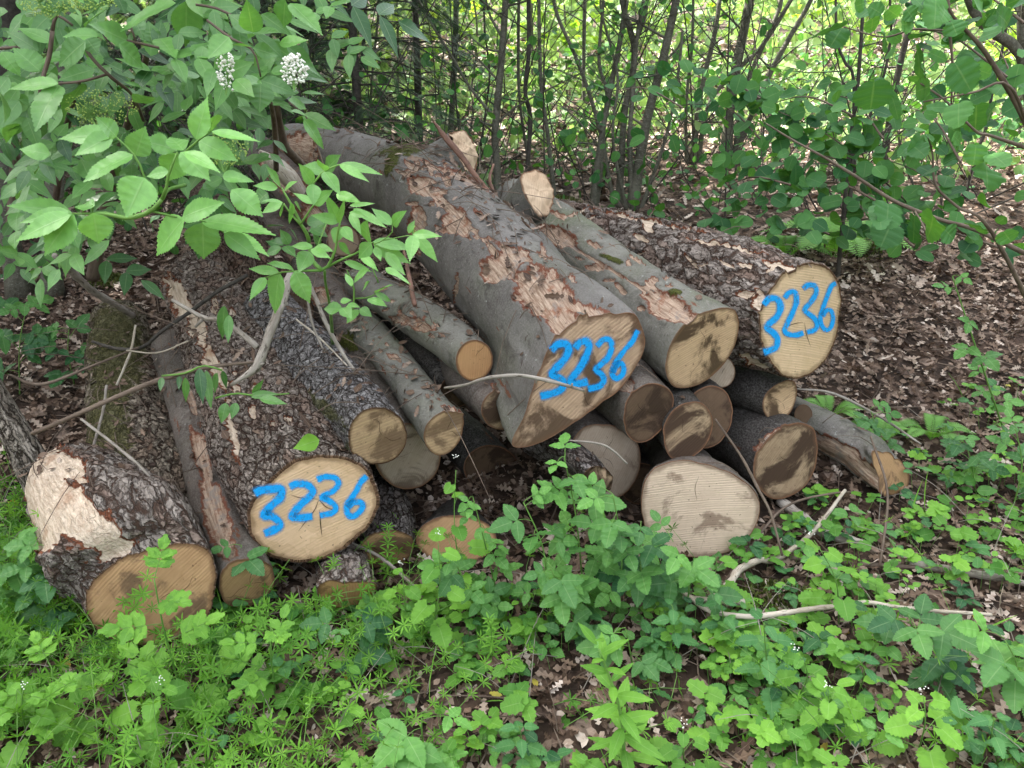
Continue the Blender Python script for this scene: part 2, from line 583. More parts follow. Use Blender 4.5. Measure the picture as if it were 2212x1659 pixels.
def bark_rough(name, plate1=(0.17, 0.135, 0.12), plate2=(0.33, 0.285, 0.26), crack=(0.045, 0.024, 0.017), inner=(0.20, 0.085, 0.045), scale=26.0, moss=0.0, stretch=0.45, flake=0.5):
    """scaly bark: plates with dark fissures, some flaked off to the reddish layer below"""
    g = G(name)
    lc = g.attr('lc').outputs['Vector']
    wob = g.vadd(lc, g.vscale(g.vadd(g.noise(lc, 30.0, 4, 0.6, col=True), (-0.5, -0.5, -0.5)), 0.045))
    q = g.vscale(wob, (1, 1, stretch))
    e1 = g.voro(q, scale, 'DISTANCE_TO_EDGE')
    cell = g.sep(g.voro(q, scale, 'F1', 'Color'))[0]
    e2 = g.voro(q, scale * 2.7, 'DISTANCE_TO_EDGE')
    cell2 = g.sep(g.voro(q, scale * 2.7, 'F1', 'Color'))[0]
    fine = g.noise(lc, 140.0, 5, 0.7)
    mid = g.noise(lc, 34.0, 5, 0.7)
    big = g.noise(lc, 5.0, 3)
    tone = g.math('ADD', g.math('MULTIPLY', cell2, 0.4), g.math('MULTIPLY', fine, 0.6))
    col = g.mix(g.ramp(tone, 0.25, 0.75), plate1, plate2)
    col = g.mix(g.ramp(mid, 0.5, 0.72, 0, 0.6), col, plate1)
    col = g.mix(g.math('MULTIPLY', g.ramp(g.math('ADD', cell, g.math('MULTIPLY', big, 0.5)), 0.95, 1.05), flake), col, inner)
    fiss = g.math('MAXIMUM', g.ramp(e1, 0.02, 0.11, 1.0, 0.0), g.ramp(e2, 0.0, 0.10, 0.65, 0.0))
    fiss = g.math('MULTIPLY', fiss, g.ramp(mid, 0.30, 0.52))
    col = g.mix(fiss, col, crack)
    sc = g.attr('scar').outputs['Fac']
    edge = g.math('ADD', sc, g.math('MULTIPLY', g.math('SUBTRACT', g.noise(g.vscale(lc, (1, 1, 0.7)), 24.0, 5, 0.65), 0.5), 0.7))
    fib = g.noise(g.vscale(lc, (1, 1, 0.06)), 110.0, 4, 0.65)
    s_in = g.ramp(edge, 0.5, 0.55)
    wood = g.mix(g.ramp(fib, 0.3, 0.7), (0.43, 0.335, 0.245), (0.66, 0.55, 0.43))
    wood = g.mix(g.ramp(g.noise(lc, 9.0, 4, 0.6), 0.56, 0.70, 0, 0.6), wood, (0.34, 0.19, 0.11))
    col = g.mix(g.ramp(edge, 0.42, 0.47), col, (0.20, 0.075, 0.04))
    col = g.mix(s_in, col, wood)
    mo = g.math('ADD', g.math('ADD', g.attr('moss').outputs['Fac'], moss), g.math('MULTIPLY', g.math('SUBTRACT', mid, 0.5), 1.3))
    mf = g.ramp(mo, 0.45, 0.7, 0, 0.85)
    col = g.mix(mf, col, g.mix(g.ramp(fine, 0.35, 0.65), (0.045, 0.048, 0.014), (0.13, 0.125, 0.05)))
    lip = g.attr('lip').outputs['Fac']
    col = g.mix(lip, col, g.mix(g.noise(lc, 60.0, 3), (0.09, 0.05, 0.03), (0.24, 0.14, 0.08)))
    h = g.math('SUBTRACT', g.math('ADD', g.math('MULTIPLY', fine, 0.5), g.math('MULTIPLY', cell2, 0.5)), g.math('MULTIPLY', fiss, 1.3))
    h = g.math('MULTIPLY', h, g.math('SUBTRACT', 1.0, g.math('MULTIPLY', s_in, 0.8)))
    return g.out(g.bsdf(col, 0.85, 0.1, g.bump(h, 1.0, 0.010)))


def wood_face(name, light=(0.52, 0.38, 0.23), dark=(0.30, 0.18, 0.085), stain=0.3, stainc=(0.10, 0.06, 0.035), ang=0.5, saw=0.5, rings=0.35, heart=0.0, sawf=150.0):
    """a sawn end: growth rings, chain marks, stains, darker rim"""
    g = G(name)
    lc = g.attr('lc').outputs['Vector']
    rim = g.attr('tint').outputs['Fac']
    x, y, z = g.sep(lc)
    nz = g.noise(lc, 9.0, 3, 0.5, col=True)
    w = g.vadd(lc, g.vscale(g.vadd(nz, (-0.5, -0.5, -0.5)), 0.05))
    le = g.n('ShaderNodeVectorMath', operation='LENGTH')
    g.link(w, le.inputs[0])
    r = le.outputs['Value']
    ring = g.noise(g.n_comb(r, 0, 0), 160.0, 3, 0.7)
    ring2 = g.noise(g.n_comb(r, 3.3, 0), 34.0, 2, 0.5)
    ca, sa = math.cos(ang), math.sin(ang)
    al = g.math('ADD', g.math('MULTIPLY', x, ca), g.math('MULTIPLY', y, sa))
    ac = g.math('ADD', g.math('MULTIPLY', x, -sa), g.math('MULTIPLY', y, ca))
    ac2 = g.math('ADD', ac, g.math('MULTIPLY', g.math('MULTIPLY', al, al), 0.25))
    sn = g.noise(g.n_comb(g.math('MULTIPLY', al, 2.2), g.math('MULTIPLY', ac2, sawf), 0), 1.0, 4, 0.65)
    sw = g.math('SINE', g.math('ADD', g.math('MULTIPLY', ac2, sawf * 5.2), g.math('MULTIPLY', g.noise(lc, 12.0, 2), 7.0)))
    pat = g.ramp(g.noise(g.vadd(lc, (3, 6, 2)), 10.0, 3), 0.38, 0.62, 0.15, 1.0)
    saw_ = g.math('ADD', g.math('MULTIPLY', sn, 0.8), g.math('MULTIPLY', g.math('MULTIPLY', sw, pat), 0.16))
    blot = g.noise(lc, 8.0, 5, 0.6)
    col = g.mix(g.ramp(blot, 0.35, 0.75), light, g.mix(0.45, light, dark))
    col = g.mix(g.math('MULTIPLY', g.ramp(ring, 0.42, 0.68), rings), col, dark)
    col = g.mix(g.math('MULTIPLY', g.ramp(ring2, 0.45, 0.65), rings * 0.7), col, dark)
    if heart:
        col = g.mix(g.math('MULTIPLY', g.ramp(g.math('ADD', r, g.math('MULTIPLY', g.math('SUBTRACT', blot, 0.5), 0.16)), 0.02, 0.10, 1.0, 0.0), heart), col, dark)
    stn = g.noise(g.vadd(lc, (5, 2, 1)), 5.5, 6, 0.62, 0.6)
    col = g.mix(g.ramp(stn, 0.63 - 0.25 * stain, 0.70 - 0.2 * stain, 0, min(1.0, 0.35 + stain)), col, stainc)
    sp = g.noise(lc, 95.0, 2, 0.5)
    col = g.mix(g.ramp(sp, 0.69, 0.74, 0, 0.6), col, (0.06, 0.04, 0.025))
    col = g.mix(g.math('MULTIPLY', g.ramp(saw_, 0.30, 0.58, 1.0, 0.0), saw), col, g.mix(0.45, col, (0.11, 0.065, 0.035)))
    rr = g.math('ADD', rim, g.math('MULTIPLY', g.math('SUBTRACT', g.noise(lc, 30.0, 4), 0.5), 0.16))
    col = g.mix(g.ramp(rr, 0.90, 0.985, 0, 0.75), col, g.mix(0.65, dark, (0.08, 0.04, 0.025)))
    ck = g.attr('crack').outputs['Fac']
    col = g.mix(g.ramp(ck, 0.3, 0.8), col, (0.03, 0.018, 0.01))
    h = g.math('ADD', g.math('MULTIPLY', saw_, 1.0), g.math('MULTIPLY', ring, 0.3))
    return g.out(g.bsdf(col, 0.8, 0.12, g.bump(h, 0.6, 0.003)))


def _comb(s, x, y, z):
    o = s.n('ShaderNodeCombineXYZ')
    s.put(o.inputs[0], x); s.put(o.inputs[1], y); s.put(o.inputs[2], z)
    return o.outputs[0]


G.n_comb = _comb


def paint_mat(name):
    g = G(name)
    lc = g.attr('lc').outputs['Vector']
    x, y, z = g.sep(lc)
    pos = g.n('ShaderNodeNewGeometry').outputs['Position']
    a = g.math('ADD', g.math('ABSOLUTE', x), g.math('MULTIPLY', g.math('SUBTRACT', g.noise(pos, 260.0, 4, 0.8), 0.5), 0.55))
    cov = g.math('MAXIMUM', g.ramp(a, 0.60, 0.80, 1.0, 0.0), g.ramp(a, 0.72, 1.22, 0.42, 0.0))
    cov = g.math('MULTIPLY', g.math('MULTIPLY', cov, y), g.ramp(g.noise(pos, 75.0, 5, 0.75), 0.32, 0.50, 0.42, 1.0))
    n = g.noise(pos, 120.0, 3)
    col = g.mix(n, (0.004, 0.29, 0.76), (0.012, 0.41, 0.90))
    b = g.bsdf(col, 0.55, 0.3, g.bump(g.noise(pos, 300.0, 2), 0.4, 0.001))
    t = g.n('ShaderNodeBsdfTransparent')
    mx = g.n('ShaderNodeMixShader')
    g.link(cov, mx.inputs[0]); g.link(t.outputs[0], mx.inputs[1]); g.link(b, mx.inputs[2])
    return g.out(mx.outputs[0])


def simple(name, c, rough=0.6):
    g = G(name)
    return g.out(g.bsdf(c, rough, 0.3))

# ================================================================== LOGS
M = {}
M['bark_beech'] = bark_smooth('grey_beech_bark')
M['bark_beech_green'] = bark_smooth('green_grey_bark', (0.105, 0.10, 0.082), (0.185, 0.18, 0.15), (0.10, 0.115, 0.06), 0.8)
M['bark_brown'] = bark_smooth('brown_smooth_bark', (0.056, 0.042, 0.033), (0.125, 0.10, 0.082), (0.07, 0.066, 0.042), 0.35, 0.3)
M['bark_dark'] = bark_smooth('shade_dark_bark', (0.016, 0.013, 0.011), (0.045, 0.037, 0.031), (0.03, 0.03, 0.02), 0.3, 0.15)  # darkened to put the shade of the hollow into the bark colour
M['bark_spruce'] = bark_rough('grey_scaly_bark', (0.10, 0.088, 0.078), (0.235, 0.21, 0.195), (0.03, 0.02, 0.016), (0.13, 0.085, 0.065), 40.0, 0.0, 0.5, 0.25)
M['bark_grey'] = bark_rough('light_grey_scaly_bark', (0.15, 0.14, 0.135), (0.33, 0.315, 0.305), (0.05, 0.04, 0.035), (0.18, 0.14, 0.12), 46.0, 0.0, 0.6, 0.15)
M['bark_brown_scaly'] = bark_rough('brown_scaly_bark', (0.09, 0.062, 0.048), (0.20, 0.145, 0.115), (0.03, 0.018, 0.013), (0.16, 0.075, 0.045), 36.0, 0.0, 0.5, 0.4)
M['bark_pine'] = bark_rough('pinkish_scaly_bark', (0.15, 0.122, 0.10), (0.36, 0.305, 0.26), (0.05, 0.03, 0.022), (0.19, 0.105, 0.07), 40.0, 0.0, 0.55, 0.4)
M['bark_plate'] = bark_rough('pale_plated_bark', (0.175, 0.145, 0.125), (0.37, 0.325, 0.285), (0.06, 0.038, 0.028), (0.20, 0.115, 0.08), 28.0, 0.0, 0.36, 0.45)
M['bark_mossy'] = bark_rough('mossy_scaly_bark', (0.17, 0.14, 0.11), (0.32, 0.275, 0.215), (0.04, 0.025, 0.018), (0.15, 0.08, 0.05), 30.0, 0.22, 0.5, 0.4)
W = {}
W['pale_gold'] = wood_face('pale_gold_sawn_wood', (0.78, 0.55, 0.35), (0.50, 0.33, 0.17), 0.24, (0.15, 0.10, 0.065), 0.45, 0.34, 0.55, 0.25)
W['pale_cream'] = wood_face('cream_sawn_wood', (0.82, 0.61, 0.40), (0.55, 0.39, 0.21), 0.17, (0.20, 0.12, 0.06), -0.25, 0.36, 0.5, 0.2)
W['wet_brown'] = wood_face('wet_brown_sawn_wood', (0.60, 0.42, 0.285), (0.27, 0.165, 0.095), 0.55, (0.085, 0.052, 0.034), 0.62, 0.65, 0.3, 0.4, 105.0)
W['two_tone'] = wood_face('stained_gold_sawn_wood', (0.70, 0.49, 0.30), (0.36, 0.24, 0.125), 0.62, (0.085, 0.056, 0.034), 0.35, 0.55, 0.3, 0.3)
W['orange'] = wood_face('orange_sawn_wood', (0.58, 0.335, 0.16), (0.40, 0.20, 0.09), 0.3, (0.16, 0.08, 0.04), 1.5, 0.3, 0.3, 0.2)
W['brown'] = wood_face('brown_sawn_wood', (0.52, 0.325, 0.17), (0.31, 0.17, 0.08), 0.4, (0.085, 0.055, 0.04), 0.75, 0.45, 0.3, 0.3)
W['straw'] = wood_face('straw_sawn_wood', (0.70, 0.49, 0.30), (0.36, 0.235, 0.12), 0.4, (0.13, 0.08, 0.05), 0.1, 0.5, 0.45, 0.2, 110.0)
W['dark'] = wood_face('dark_rotten_shaded_wood', (0.15, 0.10, 0.065), (0.07, 0.045, 0.030), 0.55, (0.032, 0.021, 0.016), 0.9, 0.5, 0.3, 0.3)  # dark brown ends, with the shade of the hollow put into the colour
W['rot'] = wood_face('weathered_wood', (0.46, 0.34, 0.215), (0.18, 0.11, 0.066), 0.80, (0.062, 0.040, 0.028), 0.8, 0.55, 0.3, 0.3)
W['greyed'] = wood_face('greyed_wood', (0.47, 0.385, 0.30), (0.30, 0.22, 0.155), 0.45, (0.12, 0.085, 0.062), 1.1, 0.35, 0.35, 0.2)
W['pinkish'] = wood_face('pale_pinkish_sawn_wood', (0.74, 0.585, 0.44), (0.55, 0.41, 0.30), 0.36, (0.20, 0.13, 0.09), 0.05, 0.28, 0.3, 0.2)
W['raw'] = wood_face('raw_torn_wood', (0.60, 0.46, 0.32), (0.38, 0.24, 0.14), 0.18, (0.22, 0.11, 0.05), 1.2, 0.3, 0.15, 0.2)
M['paint'] = paint_mat('blue_spray_paint')


def sm(x):
    x = np.clip(x, 0, 1)
    return x * x * (3 - 2 * x)


def build_log(parent, name, outline, Y, path, bark, wood, normal=None, kind_='smooth', scars=(), moss=(), paint=None, cracks=(), lip=0.05, blend=0.35, step=None, far=None, seed=0.0, bump=1.0, tilt=0.0, ragged=0.0):
    """body, sawn face and paint of a log. outline: the near end's edge; path: axis stations (u, v, radius in px, Y)"""
    O = A_(outline, float)
    if O.shape[1] == 3:
        pass
    c2 = O.mean(0)
    x0, y0 = O[:, 0], O[:, 1]
    x1, y1 = np.roll(x0, -1), np.roll(y0, -1)
    cr = x0 * y1 - x1 * y0
    ar = cr.sum() / 2
    c2 = A_([((x0 + x1) * cr).sum(), ((y0 + y1) * cr).sum()]) / (6 * ar)
    c = at(c2[0], c2[1], Y)
    st = [(at(u, v, yy), r * np.linalg.norm(at(u, v, yy) - CAM) / FPX) for u, v, r, yy in path]
    d = unit(c - st[0][0])
    n = unit(d if normal is None else A_(normal, float))
    # the edge of the sawn end lies in the plane through c with normal n
    pts = []
    for u, v in O:
        q = ray(u, v)
        pts.append(CAM + q * (((c - CAM) @ n) / (q @ n)))
    pts = A_(pts)
    e1 = unit(np.cross(ZUP, n)) if abs(n[2]) < 0.95 else RT
    e2 = np.cross(n, e1)
    rel = pts - c
    th = np.arctan2(rel @ e2, rel @ e1)
    rad = np.hypot(rel @ e1, rel @ e2)
    o = np.argsort(th)
    th, rad = th[o], rad[o]
    thp = np.r_[th - 2 * np.pi, th, th + 2 * np.pi]
    radp = np.r_[rad, rad, rad]
    # body
    rm = rad.mean()
    NS = int(np.clip(rm * 2 * np.pi / (0.0055 if kind_ == 'rough' else 0.008), 40, 210))
    TH = np.linspace(0, 2 * np.pi, NS, endpoint=False) - np.pi
    # smooth the traced outline
    k = 3
    fine = np.interp(np.linspace(-np.pi, np.pi, 721)[:-1], thp, radp)
    ker = np.hanning(27); ker /= ker.sum()
    fine = np.convolve(np.r_[fine, fine, fine], ker, 'same')[720:1440]
    RHO = np.interp(TH, np.linspace(-np.pi, np.pi, 721)[:-1], fine, period=2 * np.pi)
    RHO = RHO * (1 + (fbm(np.stack([np.cos(TH) * 3, np.sin(TH) * 3, TH * 0 + seed], 1), 3, seed) - 0.5) * 0.035)
    if ragged:
        RHO = RHO * (1 + (fbm(np.stack([np.cos(TH) * 5, np.sin(TH) * 5, TH * 0 + seed + 3], 1), 4, seed) - 0.5) * ragged * 9)
    AX = np.vstack([np.r_[c, rm]] + [np.r_[p, r] for p, r in st])
    Ltot = np.linalg.norm(np.diff(AX[:, :3], axis=0), axis=1).sum()
    NL = int(np.clip(Ltot / (step or (0.0065 if kind_ == 'rough' else 0.010)), 12, 330))
    S = smooth_path(AX, NL)
    Q, R_ = S[:, :3], S[:, 3]
    s = np.r_[0, np.cumsum(np.linalg.norm(np.diff(Q, axis=0), axis=1))]
    T = unit(np.gradient(Q, axis=0))
    w = sm(s / blend)[:, None, None]
    g1 = unit(e1[None] - T * (T @ e1)[:, None])
    g2 = np.cross(-T, g1)
    P0 = RHO[:, None] * (np.cos(TH)[:, None] * e1 + np.sin(TH)[:, None] * e2)
    lob = 1 + 0.05 * np.sin(2 * TH + seed * 3) + 0.03 * np.sin(3 * TH + seed)
    P1 = (R_[:, None] * lob[None])[..., None] * (np.cos(TH)[None, :, None] * g1[:, None] + np.sin(TH)[None, :, None] * g2[:, None])
    off = P0[None] * (1 - w) + P1 * w
    rr = np.linalg.norm(off, axis=-1)
    dirn = off / np.maximum(rr[..., None], 1e-6)
    lc = np.stack([np.cos(TH)[None] * rr, np.sin(TH)[None] * rr, np.repeat(s[:, None], NS, 1)], -1).reshape(-1, 3) + A_([seed * 1.7, seed * 0.9, seed * 2.3])
    V = Q[:, None] + off
    if kind_ == 'rough':
        q = lc * A_([1, 1, 0.45])
        q = q + 0.35 * (np.stack([fbm(lc * 9, 2, 1.0), fbm(lc * 9, 2, 2.0), fbm(lc * 9, 2, 3.0)], 1) - 0.5) * 0.2
        e, cid = worley(q * 24.0, seed)
        e2_, cid2 = worley(q * 55.0, seed + 3)
        disp = (sm(e / 0.22) * 0.8 + cid * 0.7 + sm(e2_ / 0.25) * 0.25 + cid2 * 0.3 - 1.0) * 0.0075 + (fbm(lc * 12, 3, seed) - 0.5) * 0.02
    else:
        disp = (fbm(lc * 5.0, 3, seed) - 0.5) * 0.022 + (fbm(lc * A_([1, 1, 2.0]) * 28.0, 3, seed + 2) - 0.5) * 0.006
    disp = disp * bump * np.minimum(1.0, rm / 0.09)
    disp = disp.reshape(NL, NS)
    disp[0] *= 0.35
    scar = np.zeros((NL, NS)); mo = np.zeros((NL, NS))
    if scars or moss:
        uu, vv = proj(V.reshape(-1, 3))
        fac = ((CAM - V) * dirn).sum(-1) > -0.05
        for lst, dst in ((scars, scar), (moss, mo)):
            for sp in lst:
                (su, sv, a, b, ang) = sp[:5]
                ca, sa = math.cos(math.radians(ang)), math.sin(math.radians(ang))
                du, dv = uu - su, vv - sv
                e = np.hypot((du * ca + dv * sa) / a, (-du * sa + dv * ca) / b).reshape(NL, NS)
                np.maximum(dst, np.where(fac, np.clip(1.1 - 0.6 * e, 0, 1), 0), out=dst)
        scar = np.where(scar > 0.05, np.clip(scar + (fbm(lc.reshape(NL, NS, 3) * A_([45, 45, 30]), 4, seed + 8) - 0.5) * 0.55, 0, 1), 0)
        if kind_ == 'rough':
            disp = disp * (1 - 0.85 * sm((scar - 0.42) / 0.1))
        disp = disp + 0.006 * np.exp(-((scar - 0.40) / 0.05) ** 2) - 0.010 * sm((scar - 0.45) / 0.1) + 0.008 * sm((mo - 0.4) / 0.2) * fbm(lc * 40, 2, 5).reshape(NL, NS)
    V = V + dirn * disp[..., None]
    mb = MB()
    i = np.arange(NL - 1)[:, None] * NS
    j = np.arange(NS)[None]
    kk = (j + 1) % NS
    F = np.stack([i + j, i + NS + j, i + NS + kk, i + kk], -1).reshape(-1, 4)
    mb.add(V.reshape(-1, 3), [F], lc, 0.5, scar=scar.ravel(), moss=mo.ravel(), lip=0.0)
    # bark lip round the sawn end
    r0 = np.linalg.norm(V[0] - c, axis=1)
    d0 = (V[0] - c) / r0[:, None]
    lipw = lip * rm * (0.8 + 0.6 * vnoise(np.stack([np.cos(TH) * 5, np.sin(TH) * 5, TH * 0 + seed], 1)))
    inner = r0 - lipw
    ringA = V[0]
    ringB = c + d0 * (r0 - lipw * 0.35)[:, None] + n * 0.003
    ringC = c + d0 * inner[:, None] + n * 0.0005
    VV = np.vstack([ringA, ringB, ringC])
    lcc = np.vstack([lc[:NS]] * 3)
    jj = np.arange(NS); kk1 = (jj + 1) % NS
    F = np.vstack([np.stack([jj, kk1, NS + kk1, NS + jj], 1), np.stack([NS + jj, NS + kk1, 2 * NS + kk1, 2 * NS + jj], 1)])
    mb.add(VV, [F], lcc, 0.5, lip=np.r_[np.full(NS, 0.3), np.ones(2 * NS)])
    # the far end
    e0 = V[-1]
    ce = Q[-1]
    mb.add(np.vstack([e0, ce[None]]), [np.stack([(jj + 1) % NS, jj, np.full(NS, NS)], 1)], None, 0.5, lip=1.0)
    body = mb.build(name, M[bark], parent)
    # sawn face: a shallow disc that stands 1 mm proud inside the bark
    fm = MB()
    fr = np.r_[0.0, 0.12, 0.25, 0.4, 0.55, 0.7, 0.82, 0.92, 1.0]
    sub = np.linspace(0, 1, len(fr))
    inn = inner + 0.001
    Vf = c + d0[None] * (inn[None] * fr[:, None])[..., None] + n * 0.0015
    Vf = Vf + n * ((fbm(Vf * 18.0, 3, seed) - 0.5) * 0.004)[..., None]
    if ragged:
        Vf = Vf + n * ((fbm(Vf * A_([38.0, 38.0, 38.0]), 4, seed) - 0.5) * ragged * 2.2 * (1 - 0.5 * fr[:, None]) + 0.012 * (1 - fr[:, None] ** 2))[..., None]
    l1, l2 = (Vf - c) @ e1, (Vf - c) @ e2
    px_, py_ = math.cos(seed * 9) * rm * 0.16, math.sin(seed * 9) * rm * 0.16
    lcf = np.stack([l1 - px_, l2 - py_, np.full_like(l1, seed * 3.1)], -1)
    ck = np.zeros_like(l1)
    ii = np.arange(len(fr) - 1)[:, None] * NS
    F = np.stack([ii + j, ii + kk, ii + NS + kk, ii + NS + j], -1).reshape(-1, 4)
    fm.add(Vf.reshape(-1, 3), [F], lcf.reshape(-1, 3), np.repeat(fr, NS), crack=0.0)
    if not ragged and not cracks and rm > 0.05:
        for q in range(int(1 + (seed * 7) % 3)):
            a_ = seed * 5 + q * 1.9
            t_ = np.linspace(0.02, 0.45 + 0.4 * ((seed * 13 + q * 0.37) % 1), 12)[:, None]
            a_ = a_ + 0.12 * np.sin(t_ * 9 + q)
            pp = c + e1 * px_ + e2 * py_ + n * 0.0045 + t_ * rm * (np.cos(a_) * e1 + np.sin(a_) * e2)
            tt = unit(np.gradient(pp, axis=0))
            sd = np.cross(n, tt)
            wd = (0.0006 * np.sin(np.linspace(0.3, 3.0, 12)))[:, None]
            b_ = np.arange(11) * 2
            fm.add(np.stack([pp - sd * wd, pp + sd * wd], 1).reshape(-1, 3), [np.stack([b_, b_ + 1, b_ + 3, b_ + 2], 1)], None, 0.3, crack=1.0)
    for P in cracks:                  # thin drying cracks as slivers lying on the face
        pp = []
        for u, v in P:
            q = ray(u, v)
            pp.append(CAM + q * (((c + n * 0.0035 - CAM) @ n) / (q @ n)))
        pp = smooth_path(A_(pp), 14)
        tt = unit(np.gradient(pp, axis=0))
        sd = np.cross(n, tt)
        wd = (0.0012 * np.sin(np.linspace(0.25, 3.0, 14)))[:, None]
        vv_ = np.stack([pp - sd * wd, pp + sd * wd], 1).reshape(-1, 3)
        a = np.arange(13) * 2
        fm.add(vv_, [np.stack([a, a + 1, a + 3, a + 2], 1)], None, 0.3, crack=1.0)
    fo = fm.build('sawn_face', W[wood], parent if parent is not None else body)
    if paint:
        pm = MB()
        lev = 0.0045
        for stroke, hw in paint:
            P = smooth_path(A_(stroke, float), 60)
            tg = unit(np.gradient(P, axis=0))
            nn = np.stack([-tg[:, 1], tg[:, 0]], 1)
            tcap = hw * 0.7 / max(1.0, np.linalg.norm(np.diff(P, axis=0), axis=1).sum())
            P = np.vstack([P[0] - tg[0] * hw * 0.7, P, P[-1] + tg[-1] * hw * 0.7])
            nn = np.vstack([nn[0], nn, nn[-1]])
            cols = A_([-1.6, -1.0, -0.45, 0, 0.45, 1.0, 1.6])
            hwv = hw * (0.82 + 0.36 * fbm(np.c_[P * 0.09, np.zeros(len(P))], 3, hw + stroke[0][0]))
            px = P[:, None] + nn[:, None] * (cols[None, :, None] * hwv[:, None, None])
            V3 = []
            for u, v in px.reshape(-1, 2):
                q = ray(u, v)
                V3.append(CAM + q * (((c + n * lev - CAM) @ n) / (q @ n)))
            lev += 0.0003
            al = np.ones(len(P)); al[0] = al[-1] = 0.0
            LC = np.stack([np.repeat(cols[None] * 0.72, len(P), 0), np.repeat(al[:, None], 7, 1), np.zeros((len(P), 7))], -1)
            a = np.arange(len(P) - 1)[:, None] * 7
            b = np.arange(6)[None]
            F = np.stack([a + b, a + b + 1, a + 8 + b, a + 7 + b], -1).reshape(-1, 4)
            pm.add(A_(V3), [F], LC.reshape(-1, 3), 0.5)
        pm.build('painted_number', M['paint'], fo)
    return body, c, n


def ell(u, v, a, b, ang=0, k=28):
    t = np.linspace(0, 2 * np.pi, k, endpoint=False)
    ca, sa = math.cos(math.radians(ang)), math.sin(math.radians(ang))
    x, y = a * np.cos(t), b * np.sin(t)
    return np.stack([u + x * ca - y * sa, v + x * sa + y * ca], 1)


def off(lst, ox, oy, k):
    return [(ox + x * k, oy + y * k) for x, y in lst]


LOGS = {}


def torn(u0, v0, u1, v1, wd, n, ang, a=(5, 22), b=(2, 7)):
    """many small torn spots strewn along a line on the bark"""
    t = rng.random(n)
    o = rng.normal(0, wd, n)
    L = math.hypot(u1 - u0, v1 - v0)
    nu, nv = -(v1 - v0) / L, (u1 - u0) / L
    return [(u0 + (u1 - u0) * q + nu * w_, v0 + (v1 - v0) * q + nv * w_, rng.uniform(*a), rng.uniform(*b), ang + rng.normal(0, 30)) for q, w_ in zip(t, o)]



def log(key, label, outline, Y, path, bark, wood, group='logs of the timber pile', **kw):
    O = A_(outline, float)
    c = at(*O.mean(0), Y)
    t = thing('log', label, 'log', c, group)
    b, cc, n = build_log(t, 'bark', outline, Y, path, bark, wood, seed=len(LOGS) * 0.77 + 0.3, **kw)
    LOGS[key] = t
    return t


# ---- the four numbered logs
K3 = 1 / 3.0
L1P = [(off(s_, 448.6, 954.6, 0.1637 * 1.0), h) for s_, h in ()]


def z1(lst):                       # enlarged view of the left numbered end
    return [(493.7 + x * 0.16369, 954.6 + y * 0.16369) for x, y in lst]


def z2(lst):
    return off(lst, 737.3, 553.0, K3)


def z3(lst):
    return off(lst, 1474.7, 553.0, K3)


log('A', 'thick pinkish barked log, blue 3236 on its round golden end',
    z1([(235, 960), (250, 880), (350, 720), (500, 540), (640, 410), (760, 300), (900, 220), (1080, 185), (1300, 175), (1560, 200), (1760, 290), (1880, 400), (1960, 560), (2000, 740), (1985, 880), (1920, 1020), (1850, 1120), (1760, 1210), (1640, 1320), (1560, 1400), (1400, 1480), (1200, 1550), (1000, 1590), (800, 1590), (640, 1545), (480, 1490), (360, 1380), (300, 1290), (260, 1150)]),
    1.85, [(615, 985, 128, 2.02), (552, 862, 108, 2.3), (492, 725, 90, 2.7), (440, 610, 74, 3.1)], 'bark_pine', 'pale_gold', normal=(0.12, -0.98, 0.08), kind_='rough', lip=0.06,
    scars=[(385, 640, 20, 50, -25), (462, 790, 14, 60, -28), (500, 930, 10, 60, -15), (425, 700, 18, 34, -30)] + torn(430, 660, 560, 950, 50, 20, 60, (5, 14), (4, 10)),
    paint=[(z1([(360, 670), (430, 640), (560, 625), (690, 625), (690, 720), (600, 810), (480, 930), (470, 975), (560, 980), (650, 1040), (675, 1110), (600, 1160), (490, 1205)]), 8.2),
           (z1([(820, 585), (900, 555), (1030, 565), (1110, 640), (1070, 720), (950, 830), (850, 950), (840, 1000), (960, 1000), (1090, 985)]), 7.4),
           (z1([(1180, 495), (1280, 460), (1410, 480), (1450, 560), (1390, 640), (1280, 700), (1230, 735), (1310, 770), (1410, 850), (1380, 930), (1220, 970)]), 6.2),
           (z1([(1815, 460), (1740, 540), (1690, 640), (1630, 730), (1570, 820), (1560, 910), (1600, 980), (1690, 960), (1770, 860), (1740, 800), (1650, 800), (1590, 850)]), 6.0)],
    cracks=[z1([(1190, 760), (1140, 890), (1050, 1010), (920, 1180)]), z1([(1200, 900), (1215, 1100), (1235, 1250)]), z1([(820, 700), (960, 740), (1180, 755)]), z1([(1190, 760), (1290, 860), (1450, 920)])])

